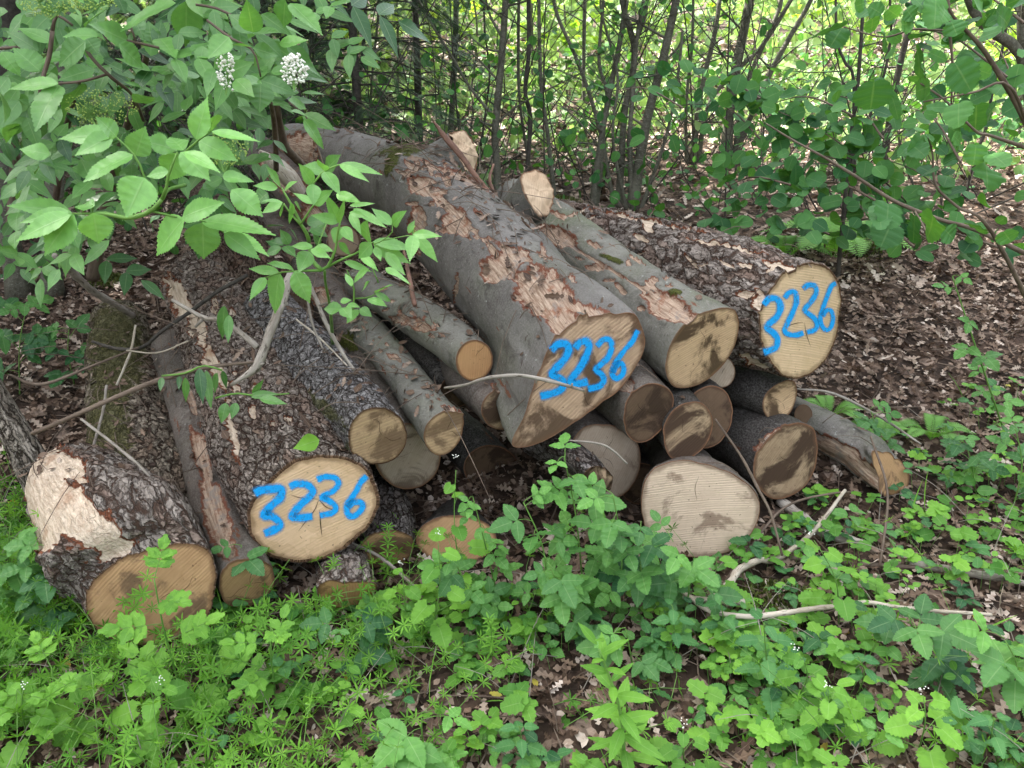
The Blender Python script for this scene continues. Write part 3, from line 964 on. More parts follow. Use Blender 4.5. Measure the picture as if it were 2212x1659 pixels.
log('B', 'big grey beech trunk, blue 3236 on its slanting teardrop end',
    z2([(1400, 490), (1480, 420), (1600, 372), (1700, 362), (1780, 382), (1850, 357), (1900, 367), (1940, 430), (1970, 540), (1960, 620), (1900, 730), (1850, 810), (1780, 890), (1700, 940), (1600, 1010), (1500, 1080), (1400, 1150), (1300, 1205), (1180, 1245), (1100, 1245), (1088, 1210), (1110, 1165), (1165, 1090), (1205, 990), (1245, 860), (1300, 710), (1345, 590)]),
    2.05, [(1150, 668, 132, 2.32), (1040, 545, 120, 2.66), (930, 442, 100, 3.02), (850, 392, 80, 3.3), (740, 345, 62, 3.62), (640, 322, 50, 3.95)], 'bark_beech', 'wet_brown', normal=(0.42, -0.90, 0.02), blend=0.42, lip=0.025,
    scars=[(1180, 640, 72, 46, 35), (1215, 690, 40, 30, 40), (1082, 575, 46, 30, -25), (905, 400, 22, 22, 0), (902, 480, 16, 34, 5), (985, 480, 26, 30, 40), (1110, 545, 40, 10, 30), (1000, 385, 60, 10, 25), (960, 440, 60, 8, 40), (1260, 665, 50, 10, 12), (640, 330, 40, 44, 40), (985, 620, 4, 30, 5), (905, 530, 8, 22, 0)] + torn(900, 385, 1240, 670, 26, 46, 40) + torn(870, 360, 1010, 360, 14, 14, 20) + torn(990, 500, 1220, 560, 40, 14, 35),
    moss=[(880, 322, 62, 14, -8), (850, 345, 14, 40, 20), (985, 345, 45, 16, 40)],
    paint=[(z2([(1366, 606), (1405, 572), (1456, 572), (1474, 610), (1445, 672), (1392, 728), (1366, 768), (1405, 786), (1438, 818), (1428, 862), (1370, 890), (1298, 906)]), 7.6),
           (z2([(1520, 592), (1545, 562), (1590, 552), (1605, 595), (1580, 665), (1535, 740), (1488, 805), (1500, 825), (1550, 825), (1590, 815)]), 7.4),
           (z2([(1660, 580), (1700, 542), (1740, 545), (1752, 590), (1730, 655), (1675, 710), (1650, 738), (1690, 770), (1700, 810), (1670, 845), (1605, 860)]), 6.2),
           (z2([(1920, 488), (1885, 555), (1830, 618), (1780, 690), (1755, 750), (1775, 793), (1812, 780), (1832, 735), (1815, 695), (1780, 715), (1764, 750)]), 5.4)])

log('C', 'topmost right log with plated bark, blue 3236 on its cream end',
    z3([(700, 75), (760, 52), (850, 50), (930, 70), (990, 130), (1020, 200), (1030, 270), (1022, 350), (1015, 400), (1000, 500), (960, 620), (900, 700), (830, 760), (720, 795), (640, 770), (580, 700), (530, 620), (500, 540), (490, 420), (495, 310), (540, 240), (590, 180), (640, 110)]),
    2.35, [(1630, 662, 122, 2.5), (1500, 600, 96, 2.8), (1350, 540, 74, 3.2), (1190, 490, 56, 3.7)], 'bark_plate', 'pale_cream', normal=(0.46, -0.88, 0.08), kind_='rough', blend=0.3, lip=0.04,
    scars=torn(1250, 470, 1680, 620, 30, 16, 15) + [(1690, 574, 40, 8, 10), (1640, 650, 14, 20, 0), (1610, 635, 22, 8, 0), (1640, 790, 40, 12, 35), (1560, 530, 90, 4, 12), (1400, 478, 120, 4, 12)],
    paint=[(z3([(530, 310), (560, 278), (610, 278), (635, 330), (610, 395), (560, 440), (548, 468), (590, 500), (615, 540), (605, 588), (570, 610), (532, 622)]), 6.6),
           (z3([(665, 268), (690, 237), (728, 238), (738, 295), (712, 370), (682, 430), (662, 485), (690, 508), (735, 512), (778, 500)]), 5.3),
           (z3([(785, 210), (815, 188), (858, 195), (866, 240), (830, 300), (792, 345), (810, 370), (850, 400), (872, 440), (858, 478), (812, 493)]), 5.0),
           (z3([(990, 178), (965, 195), (938, 260), (908, 340), (893, 400), (903, 450), (930, 480), (962, 460), (975, 400), (962, 355), (935, 352), (910, 385)]), 4.6)],
    cracks=[z3([(790, 430), (800, 500), (830, 590)]), z3([(780, 430), (720, 440), (640, 470)])])

log('D', 'short stout log with stripped pale flank, at the bottom left',
    [(183, 1302), (188, 1275), (210, 1248), (250, 1215), (300, 1192), (352, 1178), (402, 1172), (438, 1178), (458, 1195), (466, 1222), (466, 1262), (460, 1300), (440, 1340), (400, 1372), (345, 1390), (285, 1392), (235, 1378), (200, 1350)],
    1.62, [(285, 1190, 132, 1.70), (215, 1110, 108, 1.86), (150, 1040, 78, 2.02), (128, 1018, 60, 2.06)], 'bark_plate', 'brown', normal=(0.22, -0.95, 0.12), kind_='rough', blend=0.22, lip=0.03,
    scars=[(105, 1070, 60, 110, -40), (170, 1115, 52, 90, -45), (225, 1160, 40, 45, -30), (130, 1000, 60, 30, 30), (245, 1185, 55, 20, -25), (80, 1130, 60, 60, 0)])

# ---- the rest of the pile
tE = log('E', 'grey log with a pale cut branch stub on top, beside the teardrop ended trunk',
    [(1438, 805), (1440, 770), (1450, 738), (1470, 708), (1500, 684), (1535, 669), (1568, 663), (1588, 668), (1596, 690), (1592, 728), (1575, 768), (1550, 800), (1520, 825), (1485, 838), (1455, 836), (1442, 822)],
    2.2, [(1430, 690, 84, 2.38), (1320, 605, 76, 2.68), (1195, 500, 64, 3.05), (1110, 440, 50, 3.35)], 'bark_beech_green', 'two_tone', blend=0.3, lip=0.03,
    scars=[(1445, 665, 56, 26, 25), (1205, 510, 38, 20, 20), (1290, 565, 130, 3.2, 31), (1400, 628, 60, 3, 30)] + torn(1180, 500, 1480, 660, 22, 26, 30), moss=[(1460, 632, 16, 8, 0), (1320, 560, 26, 6, 20), (1180, 545, 40, 8, 30)])
build_log(tE, 'branch_stub', z2([(0, 0)]) and [(1124, 382), (1136, 371), (1157, 368), (1176, 376), (1190, 404), (1196, 432), (1190, 452), (1181, 468), (1166, 470), (1146, 442), (1132, 420), (1125, 400)],
    2.98, [(1143, 440, 54, 3.06), (1132, 490, 64, 3.12), (1140, 540, 66, 3.16)], 'bark_beech', 'raw', normal=(0.55, -0.62, 0.55), blend=0.1, seed=4.4, lip=0.05, ragged=0.022)

log('F', 'dark scaly log with grey lined end, resting on the golden numbered log',
    ell(815, 941, 64, 62), 1.93, [(755, 868, 63, 2.08), (665, 768, 58, 2.34), (575, 665, 50, 2.7)], 'bark_grey', 'straw', kind_='rough', blend=0.2, bump=0.5, lip=0.06, moss=[(700, 880, 60, 14, 40), (770, 975, 30, 14, 30)])
log('G', 'slim grey log with straw coloured end, right beside the dark scaly log',
    [(914, 937), (925, 910), (950, 890), (975, 880), (995, 890), (999, 925), (988, 958), (965, 980), (945, 985), (925, 970), (915, 952)], 2.0, [(900, 850, 44, 2.2), (840, 770, 40, 2.42), (765, 690, 36, 2.75)], 'bark_beech_green', 'straw', blend=0.15,
    scars=[(975, 885, 22, 8, 30), (850, 770, 14, 6, 20)] + torn(780, 700, 960, 880, 14, 22, 40, (3, 9), (2, 4)), moss=[(745, 720, 22, 14, 0)])
log('H', 'log with a greyed round end, tucked under the dark scaly log',
    ell(880, 985, 72, 72), 2.12, [(800, 860, 66, 2.4), (740, 780, 60, 2.7)], 'bark_brown', 'greyed')
log('I', 'slim log with a bright orange round end, left of the big beech',
    ell(1024, 778, 40, 45, 10), 2.12, [(960, 725, 46, 2.28), (880, 670, 42, 2.52), (780, 610, 36, 2.85)], 'bark_beech_green', 'orange', blend=0.12, lip=0.06, scars=[(900, 700, 34, 12, 20), (870, 690, 24, 8, 10)] + torn(820, 650, 1010, 760, 14, 18, 30, (3, 10), (2, 4)))
log('J', 'thin flaky log with a mottled rotten end, below the orange ended log',
    ell(1084, 884, 45, 44), 2.1, [(1035, 840, 45, 2.22), (965, 785, 38, 2.5)], 'bark_brown', 'rot', scars=[(1080, 835, 20, 8, 10)])
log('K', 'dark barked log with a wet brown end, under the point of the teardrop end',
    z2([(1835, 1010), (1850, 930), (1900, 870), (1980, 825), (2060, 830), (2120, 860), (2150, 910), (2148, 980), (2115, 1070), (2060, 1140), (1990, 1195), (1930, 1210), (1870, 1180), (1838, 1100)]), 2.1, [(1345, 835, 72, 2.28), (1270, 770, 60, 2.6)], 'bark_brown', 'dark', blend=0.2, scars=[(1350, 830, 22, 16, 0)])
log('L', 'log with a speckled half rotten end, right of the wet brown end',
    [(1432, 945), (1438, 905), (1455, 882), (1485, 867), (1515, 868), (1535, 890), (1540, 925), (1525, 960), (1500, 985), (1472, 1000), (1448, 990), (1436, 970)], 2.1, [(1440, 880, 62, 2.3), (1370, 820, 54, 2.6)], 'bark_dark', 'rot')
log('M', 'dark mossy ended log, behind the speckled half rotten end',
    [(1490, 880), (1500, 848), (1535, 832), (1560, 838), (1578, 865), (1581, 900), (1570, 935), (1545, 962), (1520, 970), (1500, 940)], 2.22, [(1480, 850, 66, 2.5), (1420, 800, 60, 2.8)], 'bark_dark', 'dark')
log('N', 'small pale speckled log end, wedged between the cream and the stained gold ends',
    ell(1558, 803, 30, 34), 2.36, [(1510, 760, 32, 2.6), (1450, 710, 30, 2.9)], 'bark_brown', 'greyed')
log('O', 'dark log with a tan end, under the cream numbered end',
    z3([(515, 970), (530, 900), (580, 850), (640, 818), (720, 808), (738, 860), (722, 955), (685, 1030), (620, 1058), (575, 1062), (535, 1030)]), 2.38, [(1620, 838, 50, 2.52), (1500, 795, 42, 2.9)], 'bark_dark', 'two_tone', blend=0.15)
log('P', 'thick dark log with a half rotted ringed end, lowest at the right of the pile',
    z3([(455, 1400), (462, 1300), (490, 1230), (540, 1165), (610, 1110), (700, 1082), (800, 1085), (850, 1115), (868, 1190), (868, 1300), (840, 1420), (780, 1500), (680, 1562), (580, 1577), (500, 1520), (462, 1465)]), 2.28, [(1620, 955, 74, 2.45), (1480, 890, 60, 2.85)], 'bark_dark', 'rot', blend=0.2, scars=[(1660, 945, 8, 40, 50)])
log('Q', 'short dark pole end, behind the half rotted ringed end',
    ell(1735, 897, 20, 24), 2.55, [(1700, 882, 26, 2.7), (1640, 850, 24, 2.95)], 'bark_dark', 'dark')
log('R', 'split half log with grey bark, lying at the right foot of the pile',
    z3([(1215, 1262), (1290, 1275), (1370, 1312), (1430, 1365), (1465, 1420), (1455, 1490), (1400, 1525), (1330, 1540), (1262, 1525), (1258, 1440), (1235, 1340)]), 2.33, [(1860, 975, 44, 2.42), (1790, 935, 42, 2.54), (1705, 890, 38, 2.72)], 'bark_beech', 'brown', normal=(0.55, -0.75, 0.25), blend=0.12, lip=0.02,
    scars=[(1800, 985, 110, 32, 28), (1870, 1030, 60, 32, 20), (1840, 1010, 60, 26, 25)])
log('S', 'large log with a pale pinkish oval end, lowest in the middle of the pile',
    [(1386, 1065), (1392, 1035), (1410, 1012), (1440, 998), (1480, 990), (1510, 998), (1555, 1012), (1600, 1035), (1630, 1060), (1643, 1090), (1640, 1122), (1622, 1155), (1590, 1185), (1545, 1200), (1490, 1205), (1440, 1195), (1405, 1165), (1388, 1120)], 2.0, [(1500, 1078, 92, 2.12), (1470, 1030, 78, 2.35), (1420, 960, 60, 2.7)], 'bark_brown', 'pinkish', normal=(0.08, -0.985, 0.06), blend=0.12, lip=0.02)
log('T', 'log with a tall pale brown end behind the brambles',
    [(1235, 990), (1240, 945), (1262, 922), (1300, 915), (1340, 925), (1370, 945), (1383, 975), (1382, 1010), (1368, 1045), (1345, 1070), (1320, 1078), (1285, 1065), (1255, 1035)], 2.16, [(1230, 920, 72, 2.4), (1150, 850, 60, 2.7)], 'bark_brown', 'greyed', lip=0.03)
log('U', 'rough dark log with a small ragged end, in front of the tall pale brown end',
    ell(1292, 1035, 32, 28, 30), 2.0, [(1245, 990, 40, 2.08), (1160, 950, 38, 2.3)], 'bark_spruce', 'rot', kind_='rough', bump=0.6, ragged=0.03)
log('V', 'small log with a brown end, just right below the round golden numbered end',
    [(775, 1185), (790, 1160), (820, 1148), (860, 1146), (890, 1158), (892, 1190), (870, 1212), (835, 1222), (800, 1228), (780, 1212)], 1.95, [(835, 1110, 48, 2.1), (800, 1010, 42, 2.4)], 'bark_spruce', 'brown', kind_='rough', bump=0.5)
log('X', 'pale barked short log half sunk in weeds under the golden numbered end',
    [(690, 1262), (710, 1252), (740, 1258), (775, 1256), (815, 1262), (800, 1290), (760, 1310), (720, 1312), (695, 1295)], 1.75, [(745, 1248, 52, 1.83), (735, 1195, 48, 2.05)], 'bark_plate', 'orange', kind_='rough', blend=0.08, normal=(0.2, -0.75, -0.25))
log('Z', 'wide log end half hidden by brambles, in the dark hollow of the pile',
    ell(985, 1165, 88, 52), 2.0, [(985, 1140, 54, 2.2), (975, 1100, 44, 2.5)], 'bark_dark', 'brown')
log('a', 'narrow peeling log between the stripped log and the golden numbered log',
    [(474, 1260), (480, 1230), (505, 1212), (540, 1206), (572, 1212), (590, 1240), (585, 1275), (560, 1300), (525, 1310), (492, 1305), (478, 1285)], 1.72, [(482, 1150, 48, 1.9), (450, 1010, 50, 2.18), (412, 860, 48, 2.5), (375, 750, 42, 2.85)], 'bark_brown', 'brown', blend=0.2,
    scars=[(470, 1120, 26, 90, -15), (435, 980, 16, 60, -15), (412, 860, 10, 40, -20)])
log('b', 'long mossy log lying behind the stripped log, leftmost in the pile',
    ell(345, 1130, 92, 70), 1.98, [(325, 1060, 92, 2.15), (290, 900, 78, 2.55), (262, 760, 56, 3.0), (258, 690, 44, 3.3)], 'bark_mossy', 'greyed', kind_='rough', blend=0.15, bump=0.8, moss=[(250, 760, 50, 90, 0), (230, 950, 40, 120, 0)])
log('c', 'dark mossy log with no end showing, under the elder sprig',
    ell(870, 860, 44, 40), 2.4, [(790, 760, 52, 2.6), (690, 620, 52, 3.0), (600, 500, 46, 3.5)], 'bark_brown', 'dark', scars=[(690, 640, 20, 20, 0), (620, 560, 14, 20, 0)], moss=[(755, 740, 26, 20, 0)])
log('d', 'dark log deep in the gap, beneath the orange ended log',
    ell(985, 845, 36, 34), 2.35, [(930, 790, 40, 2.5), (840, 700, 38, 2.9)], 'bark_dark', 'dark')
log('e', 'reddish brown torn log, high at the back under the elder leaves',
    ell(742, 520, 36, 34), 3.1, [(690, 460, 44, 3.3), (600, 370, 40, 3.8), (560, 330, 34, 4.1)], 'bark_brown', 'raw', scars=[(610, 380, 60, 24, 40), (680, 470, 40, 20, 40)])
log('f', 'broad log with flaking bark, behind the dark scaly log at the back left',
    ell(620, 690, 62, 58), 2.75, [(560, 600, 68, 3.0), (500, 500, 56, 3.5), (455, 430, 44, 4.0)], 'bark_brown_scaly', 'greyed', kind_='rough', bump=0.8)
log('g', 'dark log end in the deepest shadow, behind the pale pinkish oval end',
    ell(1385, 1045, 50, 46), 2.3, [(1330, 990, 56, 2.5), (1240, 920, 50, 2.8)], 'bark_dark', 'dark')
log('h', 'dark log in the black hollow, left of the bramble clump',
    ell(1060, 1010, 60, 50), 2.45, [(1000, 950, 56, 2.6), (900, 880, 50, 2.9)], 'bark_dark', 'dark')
tB = LOGS['B']
build_log(tB, 'branch_stub', [(968, 292), (985, 284), (1004, 284), (1017, 298), (1025, 320), (1029, 347), (1020, 372), (1008, 372), (996, 350), (985, 325), (972, 310)],
    3.15, [(970, 345, 46, 3.18), (930, 380, 56, 3.2), (900, 415, 60, 3.2)], 'bark_beech', 'raw', normal=(0.75, -0.5, 0.45), blend=0.1, seed=6.1, lip=0.05, ragged=0.035)

# ================================================================== GROUND
def ground_mat():
    g = G('leaf_strewn_soil')
    pos = g.n('ShaderNodeNewGeometry').outputs['Position']
    n1 = g.noise(pos, 7.0, 6, 0.65)
    cell = g.sep(g.voro(g.vadd(pos, g.vscale(g.noise(pos, 20.0, 3, col=True), 0.03)), 24.0, 'F1', 'Color'))
    edge = g.voro(pos, 24.0, 'DISTANCE_TO_EDGE')
    col = g.mix(cell[0], (0.022, 0.014, 0.010), (0.10, 0.066, 0.047))
    col = g.mix(g.ramp(cell[1], 0.82, 0.86), col, (0.27, 0.20, 0.155))
    col = g.mix(g.ramp(n1, 0.42, 0.62), col, (0.026, 0.018, 0.013))
    h = g.math('ADD', cell[2], g.math('MULTIPLY', edge, 2.0))
    return g.out(g.bsdf(col, 0.9, 0.15, g.bump(h, 0.8, 0.01)))


gm = MB()
ys = np.r_[np.linspace(-3.0, 5.0, 200), 5.0 + 65.0 * (np.linspace(0.02, 1, 70) ** 2.2)]
tx = np.linspace(-1, 1, 220)
xs = np.sign(tx) * (np.abs(tx) * 3.5 + 56 * np.abs(tx) ** 5)
X, Yg = np.meshgrid(xs, ys)
Zg = ground_z(X, Yg)
nx, ny = len(xs), len(ys)
i = np.arange(ny - 1)[:, None] * nx
j = np.arange(nx - 1)[None]
gm.add(np.stack([X, Yg, Zg], -1).reshape(-1, 3), [np.stack([i + j, i + j + 1, i + nx + j + 1, i + nx + j], -1).reshape(-1, 4)])
kind(gm.build('forest_floor', ground_mat()), 'structure')


def on_ground(x, y, dz=0.0):
    return np.stack([x, y, ground_z(x, y) + dz], -1)


def dead_leaf_mat():
    g = G('dead_oak_leaf')
    tint = g.attr('tint').outputs['Fac']
    lc = g.attr('lc').outputs['Vector']
    t, s_, r = g.sep(lc)
    a = g.math('ABSOLUTE', s_)
    cr = g.n('ShaderNodeValToRGB')
    g.link(tint, cr.inputs[0])
    el = cr.color_ramp.elements
    el[0].color = (0.034, 0.018, 0.012, 1)
    el[1].color = (0.52, 0.44, 0.37, 1)
    for p, c in ((0.35, (0.088, 0.054, 0.035)), (0.65, (0.205, 0.14, 0.098)), (0.85, (0.35, 0.28, 0.22))):
        e = el.new(p)
        e.color = (*c, 1)
    pos = g.n('ShaderNodeNewGeometry').outputs['Position']
    n = g.noise(pos, 90.0, 3)
    col = g.mix(g.ramp(n, 0.45, 0.7, 0, 0.4), cr.outputs[0], (0.09, 0.05, 0.03))
    col = g.mix(g.ramp(a, 0.0, 0.1, 0.35, 0.0), col, (0.42, 0.31, 0.22))
    return g.out(g.bsdf(col, 0.62, 0.3, g.bump(n, 0.4, 0.003)))


M['dead'] = dead_leaf_mat()


def litter(name, n, x0, x1, y0, y1, tm, size, pale=0.0):
    mb = MB()
    x = rng.uniform(x0, x1, n)
    y = rng.uniform(y0, y1, n)
    P = on_ground(x, y, 0.006)
    P[:, 2] += rng.uniform(0, 0.016, n)
    a = rng.uniform(0, 2 * np.pi, n)
    d = np.stack([np.cos(a), np.sin(a), rng.normal(0, 0.22, n)], 1)
    nm = unit(ZUP + rng.normal(size=(n, 3)) * 0.5)
    L = size * rng.uniform(0.5, 1.25, n)
    tint = np.clip(rng.beta(1.6, 1.9, n) + pale, 0, 1)
    leaves(mb, tm, P, d, nm, L, L * rng.uniform(0.55, 0.8, n), tint, rng.normal(0, 0.42, n))
    return kind(mb.build(name, M['dead'], None, smooth=True), 'stuff')


litter('fallen_leaves', 15000, -2.6, 3.4, 0.75, 4.6, T_OAK, 0.060, 0.08)
litter('leaf_crumbs', 26000, -2.6, 3.4, 0.75, 4.6, T_QUAD, 0.026, 0.12)
litter('fallen_leaves', 14000, -6.0, 7.0, 3.8, 9.0, T_OAKLO, 0.080, 0.20)
litter('fallen_leaves', 12000, -14.0, 16.0, 7.5, 20.0, T_QUAD, 0.16, 0.42)  # far litter made paler: sunlight put into its tint

# fine twigs and needles lying everywhere
M['twig_brown'] = stem_mat('brown_twig_bark', (0.075, 0.052, 0.038), (0.19, 0.145, 0.11))
M['twig_grey'] = stem_mat('grey_twig_bark', (0.17, 0.145, 0.115), (0.36, 0.325, 0.28), 70.0, spots=(0.08, 0.065, 0.05))
M['twig_pale'] = stem_mat('pale_branch_bark', (0.30, 0.255, 0.19), (0.50, 0.45, 0.37), 70.0, spots=(0.14, 0.11, 0.08))
M['twig_red'] = stem_mat('reddish_stick_bark', (0.085, 0.045, 0.032), (0.24, 0.135, 0.095))
M['green_stem'] = stem_mat('green_stem', (0.085, 0.20, 0.035), (0.17, 0.32, 0.07), 40.0, 0.5)
M['young_bark'] = stem_mat('grey_green_young_bark', (0.062, 0.060, 0.043), (0.145, 0.138, 0.105), 42.0, 0.75, 1.6, spots=(0.20, 0.20, 0.17))
M['dark_bark'] = stem_mat('dark_young_bark', (0.030, 0.026, 0.022), (0.075, 0.067, 0.055), 42.0, 0.8, 1.2)
M['ridged'] = bark_rough('ridged_elder_bark', (0.20, 0.17, 0.135), (0.42, 0.37, 0.31), (0.035, 0.027, 0.02), (0.11, 0.08, 0.055), 42.0, 0.05, 0.10, 0.3)
mb = MB()
for _ in range(900):
    y = rng.uniform(0.9, 6.0)
    x = rng.uniform(-0.75, 0.75) * (y + 0.6) * 1.05
    a = rng.uniform(0, 6.3)
    L = rng.uniform(0.05, 0.30)
    k = A_([math.cos(a), math.sin(a)]) * L
    P = [on_ground(x + k[0] * t, y + k[1] * t, 0.018 + 0.012 * rng.random()) + A_([rng.normal(0, .006), rng.normal(0, .006), 0]) for t in (0, 0.5, 1)]
    tube(mb, P, [rng.uniform(0.0012, 0.003)] * 2 + [0.001], 4, 0.06, rng.random(), cap=False)
kind(mb.build('twig_litter', M['twig_brown']), 'stuff')

# ================================================================== leaf colours
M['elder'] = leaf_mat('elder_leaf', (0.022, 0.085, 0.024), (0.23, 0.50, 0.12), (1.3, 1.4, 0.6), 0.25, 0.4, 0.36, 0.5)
M['hazel'] = leaf_mat('hazel_leaf', (0.026, 0.105, 0.038), (0.12, 0.31, 0.075), (1.6, 1.5, 0.5), 0.36, 0.3, 0.55, 0.25)
M['shade'] = plain_leaf('unseen_canopy_leaf', (0.03, 0.055, 0.02), (0.075, 0.12, 0.045), (1, 1, 0.6), 0.12)  # for the unseen foliage, darkened to cut the green light it passes on
M['bramble'] = leaf_mat('bramble_leaf', (0.024, 0.10, 0.034), (0.15, 0.36, 0.07), (1.4, 1.4, 0.5), 0.25, 0.45, 0.48, 0.3)
M['herb'] = leaf_mat('herb_leaf', (0.050, 0.175, 0.028), (0.20, 0.43, 0.050), (1.5, 1.4, 0.5), 0.3, 0.4, 0.55, 0.25)
M['nettle'] = leaf_mat('nettle_leaf', (0.035, 0.14, 0.045), (0.115, 0.29, 0.075), (1.4, 1.4, 0.5), 0.25, 0.4, 0.6, 0.3)
M['cleaver'] = plain_leaf('cleavers_leaf', (0.060, 0.19, 0.022), (0.20, 0.43, 0.060), rough=0.6, spec=0.2)
M['far_leaf'] = plain_leaf('sunlit_far_leaf', (0.055, 0.15, 0.035), (0.28, 0.40, 0.15), (1.2, 1.2, 0.75), 0.42)  # pale, desaturated colour stands in for overexposed sunlight
M['maple'] = plain_leaf('maple_sapling_leaf', (0.09, 0.25, 0.03), (0.36, 0.52, 0.09), (1.4, 1.3, 0.5), 0.5)
M['needle'] = plain_leaf('spruce_needle', (0.012, 0.036, 0.014), (0.045, 0.095, 0.035), (1, 1, 0.6), 0.1)
M['fern'] = plain_leaf('fern_leaf', (0.09, 0.25, 0.04), (0.20, 0.42, 0.09))
M['flower'] = simple('white_petal', (0.80, 0.80, 0.72), 0.6)
M['bud'] = simple('green_bud', (0.30, 0.42, 0.09), 0.6)
M['moss'] = plain_leaf('moss', (0.03, 0.045, 0.008), (0.12, 0.15, 0.03), (1, 1, 0.5), 0.2)

# ================================================================== TREES AND HAZELS
def pxp(lst, Y, r=1.0):
    """points (u, v, width px) on a stem that stands about Y metres ahead"""
    P, R = [], []
    for q in lst:
        u, v, wd = q[:3]
        yy = q[3] if len(q) > 3 else Y
        p = at(u, v, yy)
        P.append(p)
        R.append(0.5 * wd * np.linalg.norm(p - CAM) / FPX)
    return A_(P), A_(R)


def twigs_from(mb, P, R, n, L, up=0.5, lb=None, t0=0.25, fol=0, fsz=0.05, tm=T_HAZEL_LO, tints=(0, 1), r0=0.35):
    """thin side shoots along a stem, with a few leaves each"""
    S = smooth_path(np.c_[P, R], 80)
    for _ in range(n):
        k = int(rng.uniform(t0, 0.99) * 79)
        b = S[k, :3]
        a = rng.uniform(0, 2 * np.pi)
        d = unit(A_([math.cos(a), math.sin(a), rng.uniform(0.1, 1.3) * up * 2]))
        ln = L * rng.uniform(0.4, 1.2)
        e1 = b + d * ln * 0.5 + rng.normal(size=3) * ln * 0.06
        e2 = b + d * ln + rng.normal(size=3) * ln * 0.12 + A_([0, 0, -0.05 * ln])
        rr = min(S[k, 3] * r0, 0.009)
        tube(mb, [b, e1, e2], [rr, rr * 0.7, rr * 0.3], 4, 0.06, 0.4, cap=False)
        for q in range(rng.integers(0, 3)):
            t = rng.uniform(0.3, 0.9)
            m = b + (e2 - b) * t
            f = m + unit(d + rng.normal(size=3) * 0.7) * ln * rng.uniform(0.25, 0.6)
            tube(mb, [m, (m + f) / 2 + rng.normal(size=3) * 0.01, f], [rr * 0.5, rr * 0.35, rr * 0.2], 4, 0.06, 0.4, cap=False)
        if lb is not None and fol:
            m = rng.poisson(fol)
            if m:
                t = rng.uniform(0.3, 1.0, m)[:, None]
                bp = b + (e2 - b) * t + rng.normal(size=(m, 3)) * 0.012
                dd = unit(d * 0.5 + rng.normal(size=(m, 3)) * 0.7 + A_([0, 0, -0.2]))
                s_ = fsz * rng.uniform(0.6, 1.3, m)
                leaves(lb, tm, bp, dd, face_n(bp, 0.9, 0.3, 0.35), s_, s_ * rng.uniform(0.8, 0.95, m), rng.uniform(*tints, m))


def crown(lb, c, rad, n, size, tm=T_HAZEL_LO, tints=(0, 1), clumps=14):
    """foliage in clumps within an uneven ellipsoid"""
    cc = rdir(clumps) * rng.uniform(0.3, 1.0, (clumps, 1)) * A_(rad) + A_(c)
    k = rng.integers(0, clumps, n)
    P = cc[k] + rng.normal(size=(n, 3)) * A_(rad) * 0.22
    s_ = size * rng.uniform(0.6, 1.3, n)
    leaves(lb, tm, P, unit(rng.normal(size=(n, 3)) + A_([0, 0, -0.4])), unit(ZUP * 0.9 + rng.normal(size=(n, 3)) * 0.5), s_, s_ * 0.85, np.clip(rng.uniform(*tints, n) + (rng.random(clumps)[k] - 0.5) * 0.5, 0, 1))


def young_tree(label, stems, bark='young_bark', ntw=9, twl=0.5, fol=2.0, name='young_tree', cat='young tree', group='young trees behind the pile', fmat='hazel', top=True, fsz=0.05, tm=T_HAZEL_LO, sides=8, tints=(0, 1)):
    """stems: lists of (u, v, width px[, Y]); the first point of the first stem stands on the ground"""
    u, v = stems[0][0][:2]
    g0 = gpos(u, v)
    Y = g0[1]
    t = thing(name, label, cat, g0, group)
    lb = MB()
    for s_ in stems:
        Y0 = s_[0][3] if len(s_[0]) > 3 else Y
        q = [(a[0], a[1], a[2], a[3] if len(a) > 3 else Y0) for a in s_]
        P, R = pxp(q, Y)
        if s_ is stems[0] or abs(P[0][2] - float(ground_z(P[0][0], P[0][1]))) < 0.15:
            P[0][2] = float(ground_z(P[0][0], P[0][1])) - 0.05
            R[0] *= 1.25
        sb = MB()
        tube(sb, P, R, sides, None, 0.5, 0.10)
        twigs_from(sb, P, R, ntw, twl, 0.5, lb, 0.2, fol, fsz, tm, tints)
        sb.build('trunk' if len(stems) < 3 and s_ is stems[0] else 'stem', M[bark], t)
        if top:  # crown above the frame, added to shade the ground below
            e = P[-1] + A_([0, 0, 0.5])
            crown(lb, e, (0.7, 0.6, 0.4), 60, 0.08, tm, tints)
    if lb.n:
        lb.build('foliage', M[fmat], t)
    return t


def K2(lst):                       # upper middle enlargement
    return [(737.3 + a[0] / 3.0, a[1] / 3.0, a[2] / 3.0, *a[3:]) for a in lst]


def K4(lst):                       # upper right enlargement
    return [(1474.7 + a[0] / 3.0, a[1] / 3.0, a[2] / 3.0, *a[3:]) for a in lst]


young_tree('slim straight young tree rising behind the mossy crotch of the beech trunk', [K2([(700, 1010, 40), (710, 830, 38), (735, 400, 34), (745, 0, 32), (748, -300, 26)])])
young_tree('forked young tree standing right behind the gap between the two cut branch stubs', [K2([(1010, 1300, 48), (1010, 1100, 46), (995, 900, 46), (1010, 700, 44), (1045, 300, 40), (1065, 0, 38), (1080, -300, 30)]),
           K2([(990, 760, 20), (830, 560, 18), (700, 340, 16), (600, 180, 14), (500, 0, 12)]), K2([(1040, 240, 18), (960, 90, 14), (930, -60, 12)])])
young_tree('wavering young tree directly behind the pale cut stub', [K2([(1200, 1290, 30), (1205, 1110, 28), (1225, 760, 28), (1192, 600, 26), (1215, 330, 26), (1215, 0, 26), (1220, -300, 20)])], 'dark_bark')
young_tree('slender young tree just right of the pale cut stub', [K2([(1390, 1310, 26), (1335, 850, 24), (1298, 600, 22), (1285, 300, 22), (1280, 0, 20), (1280, -300, 18)])])
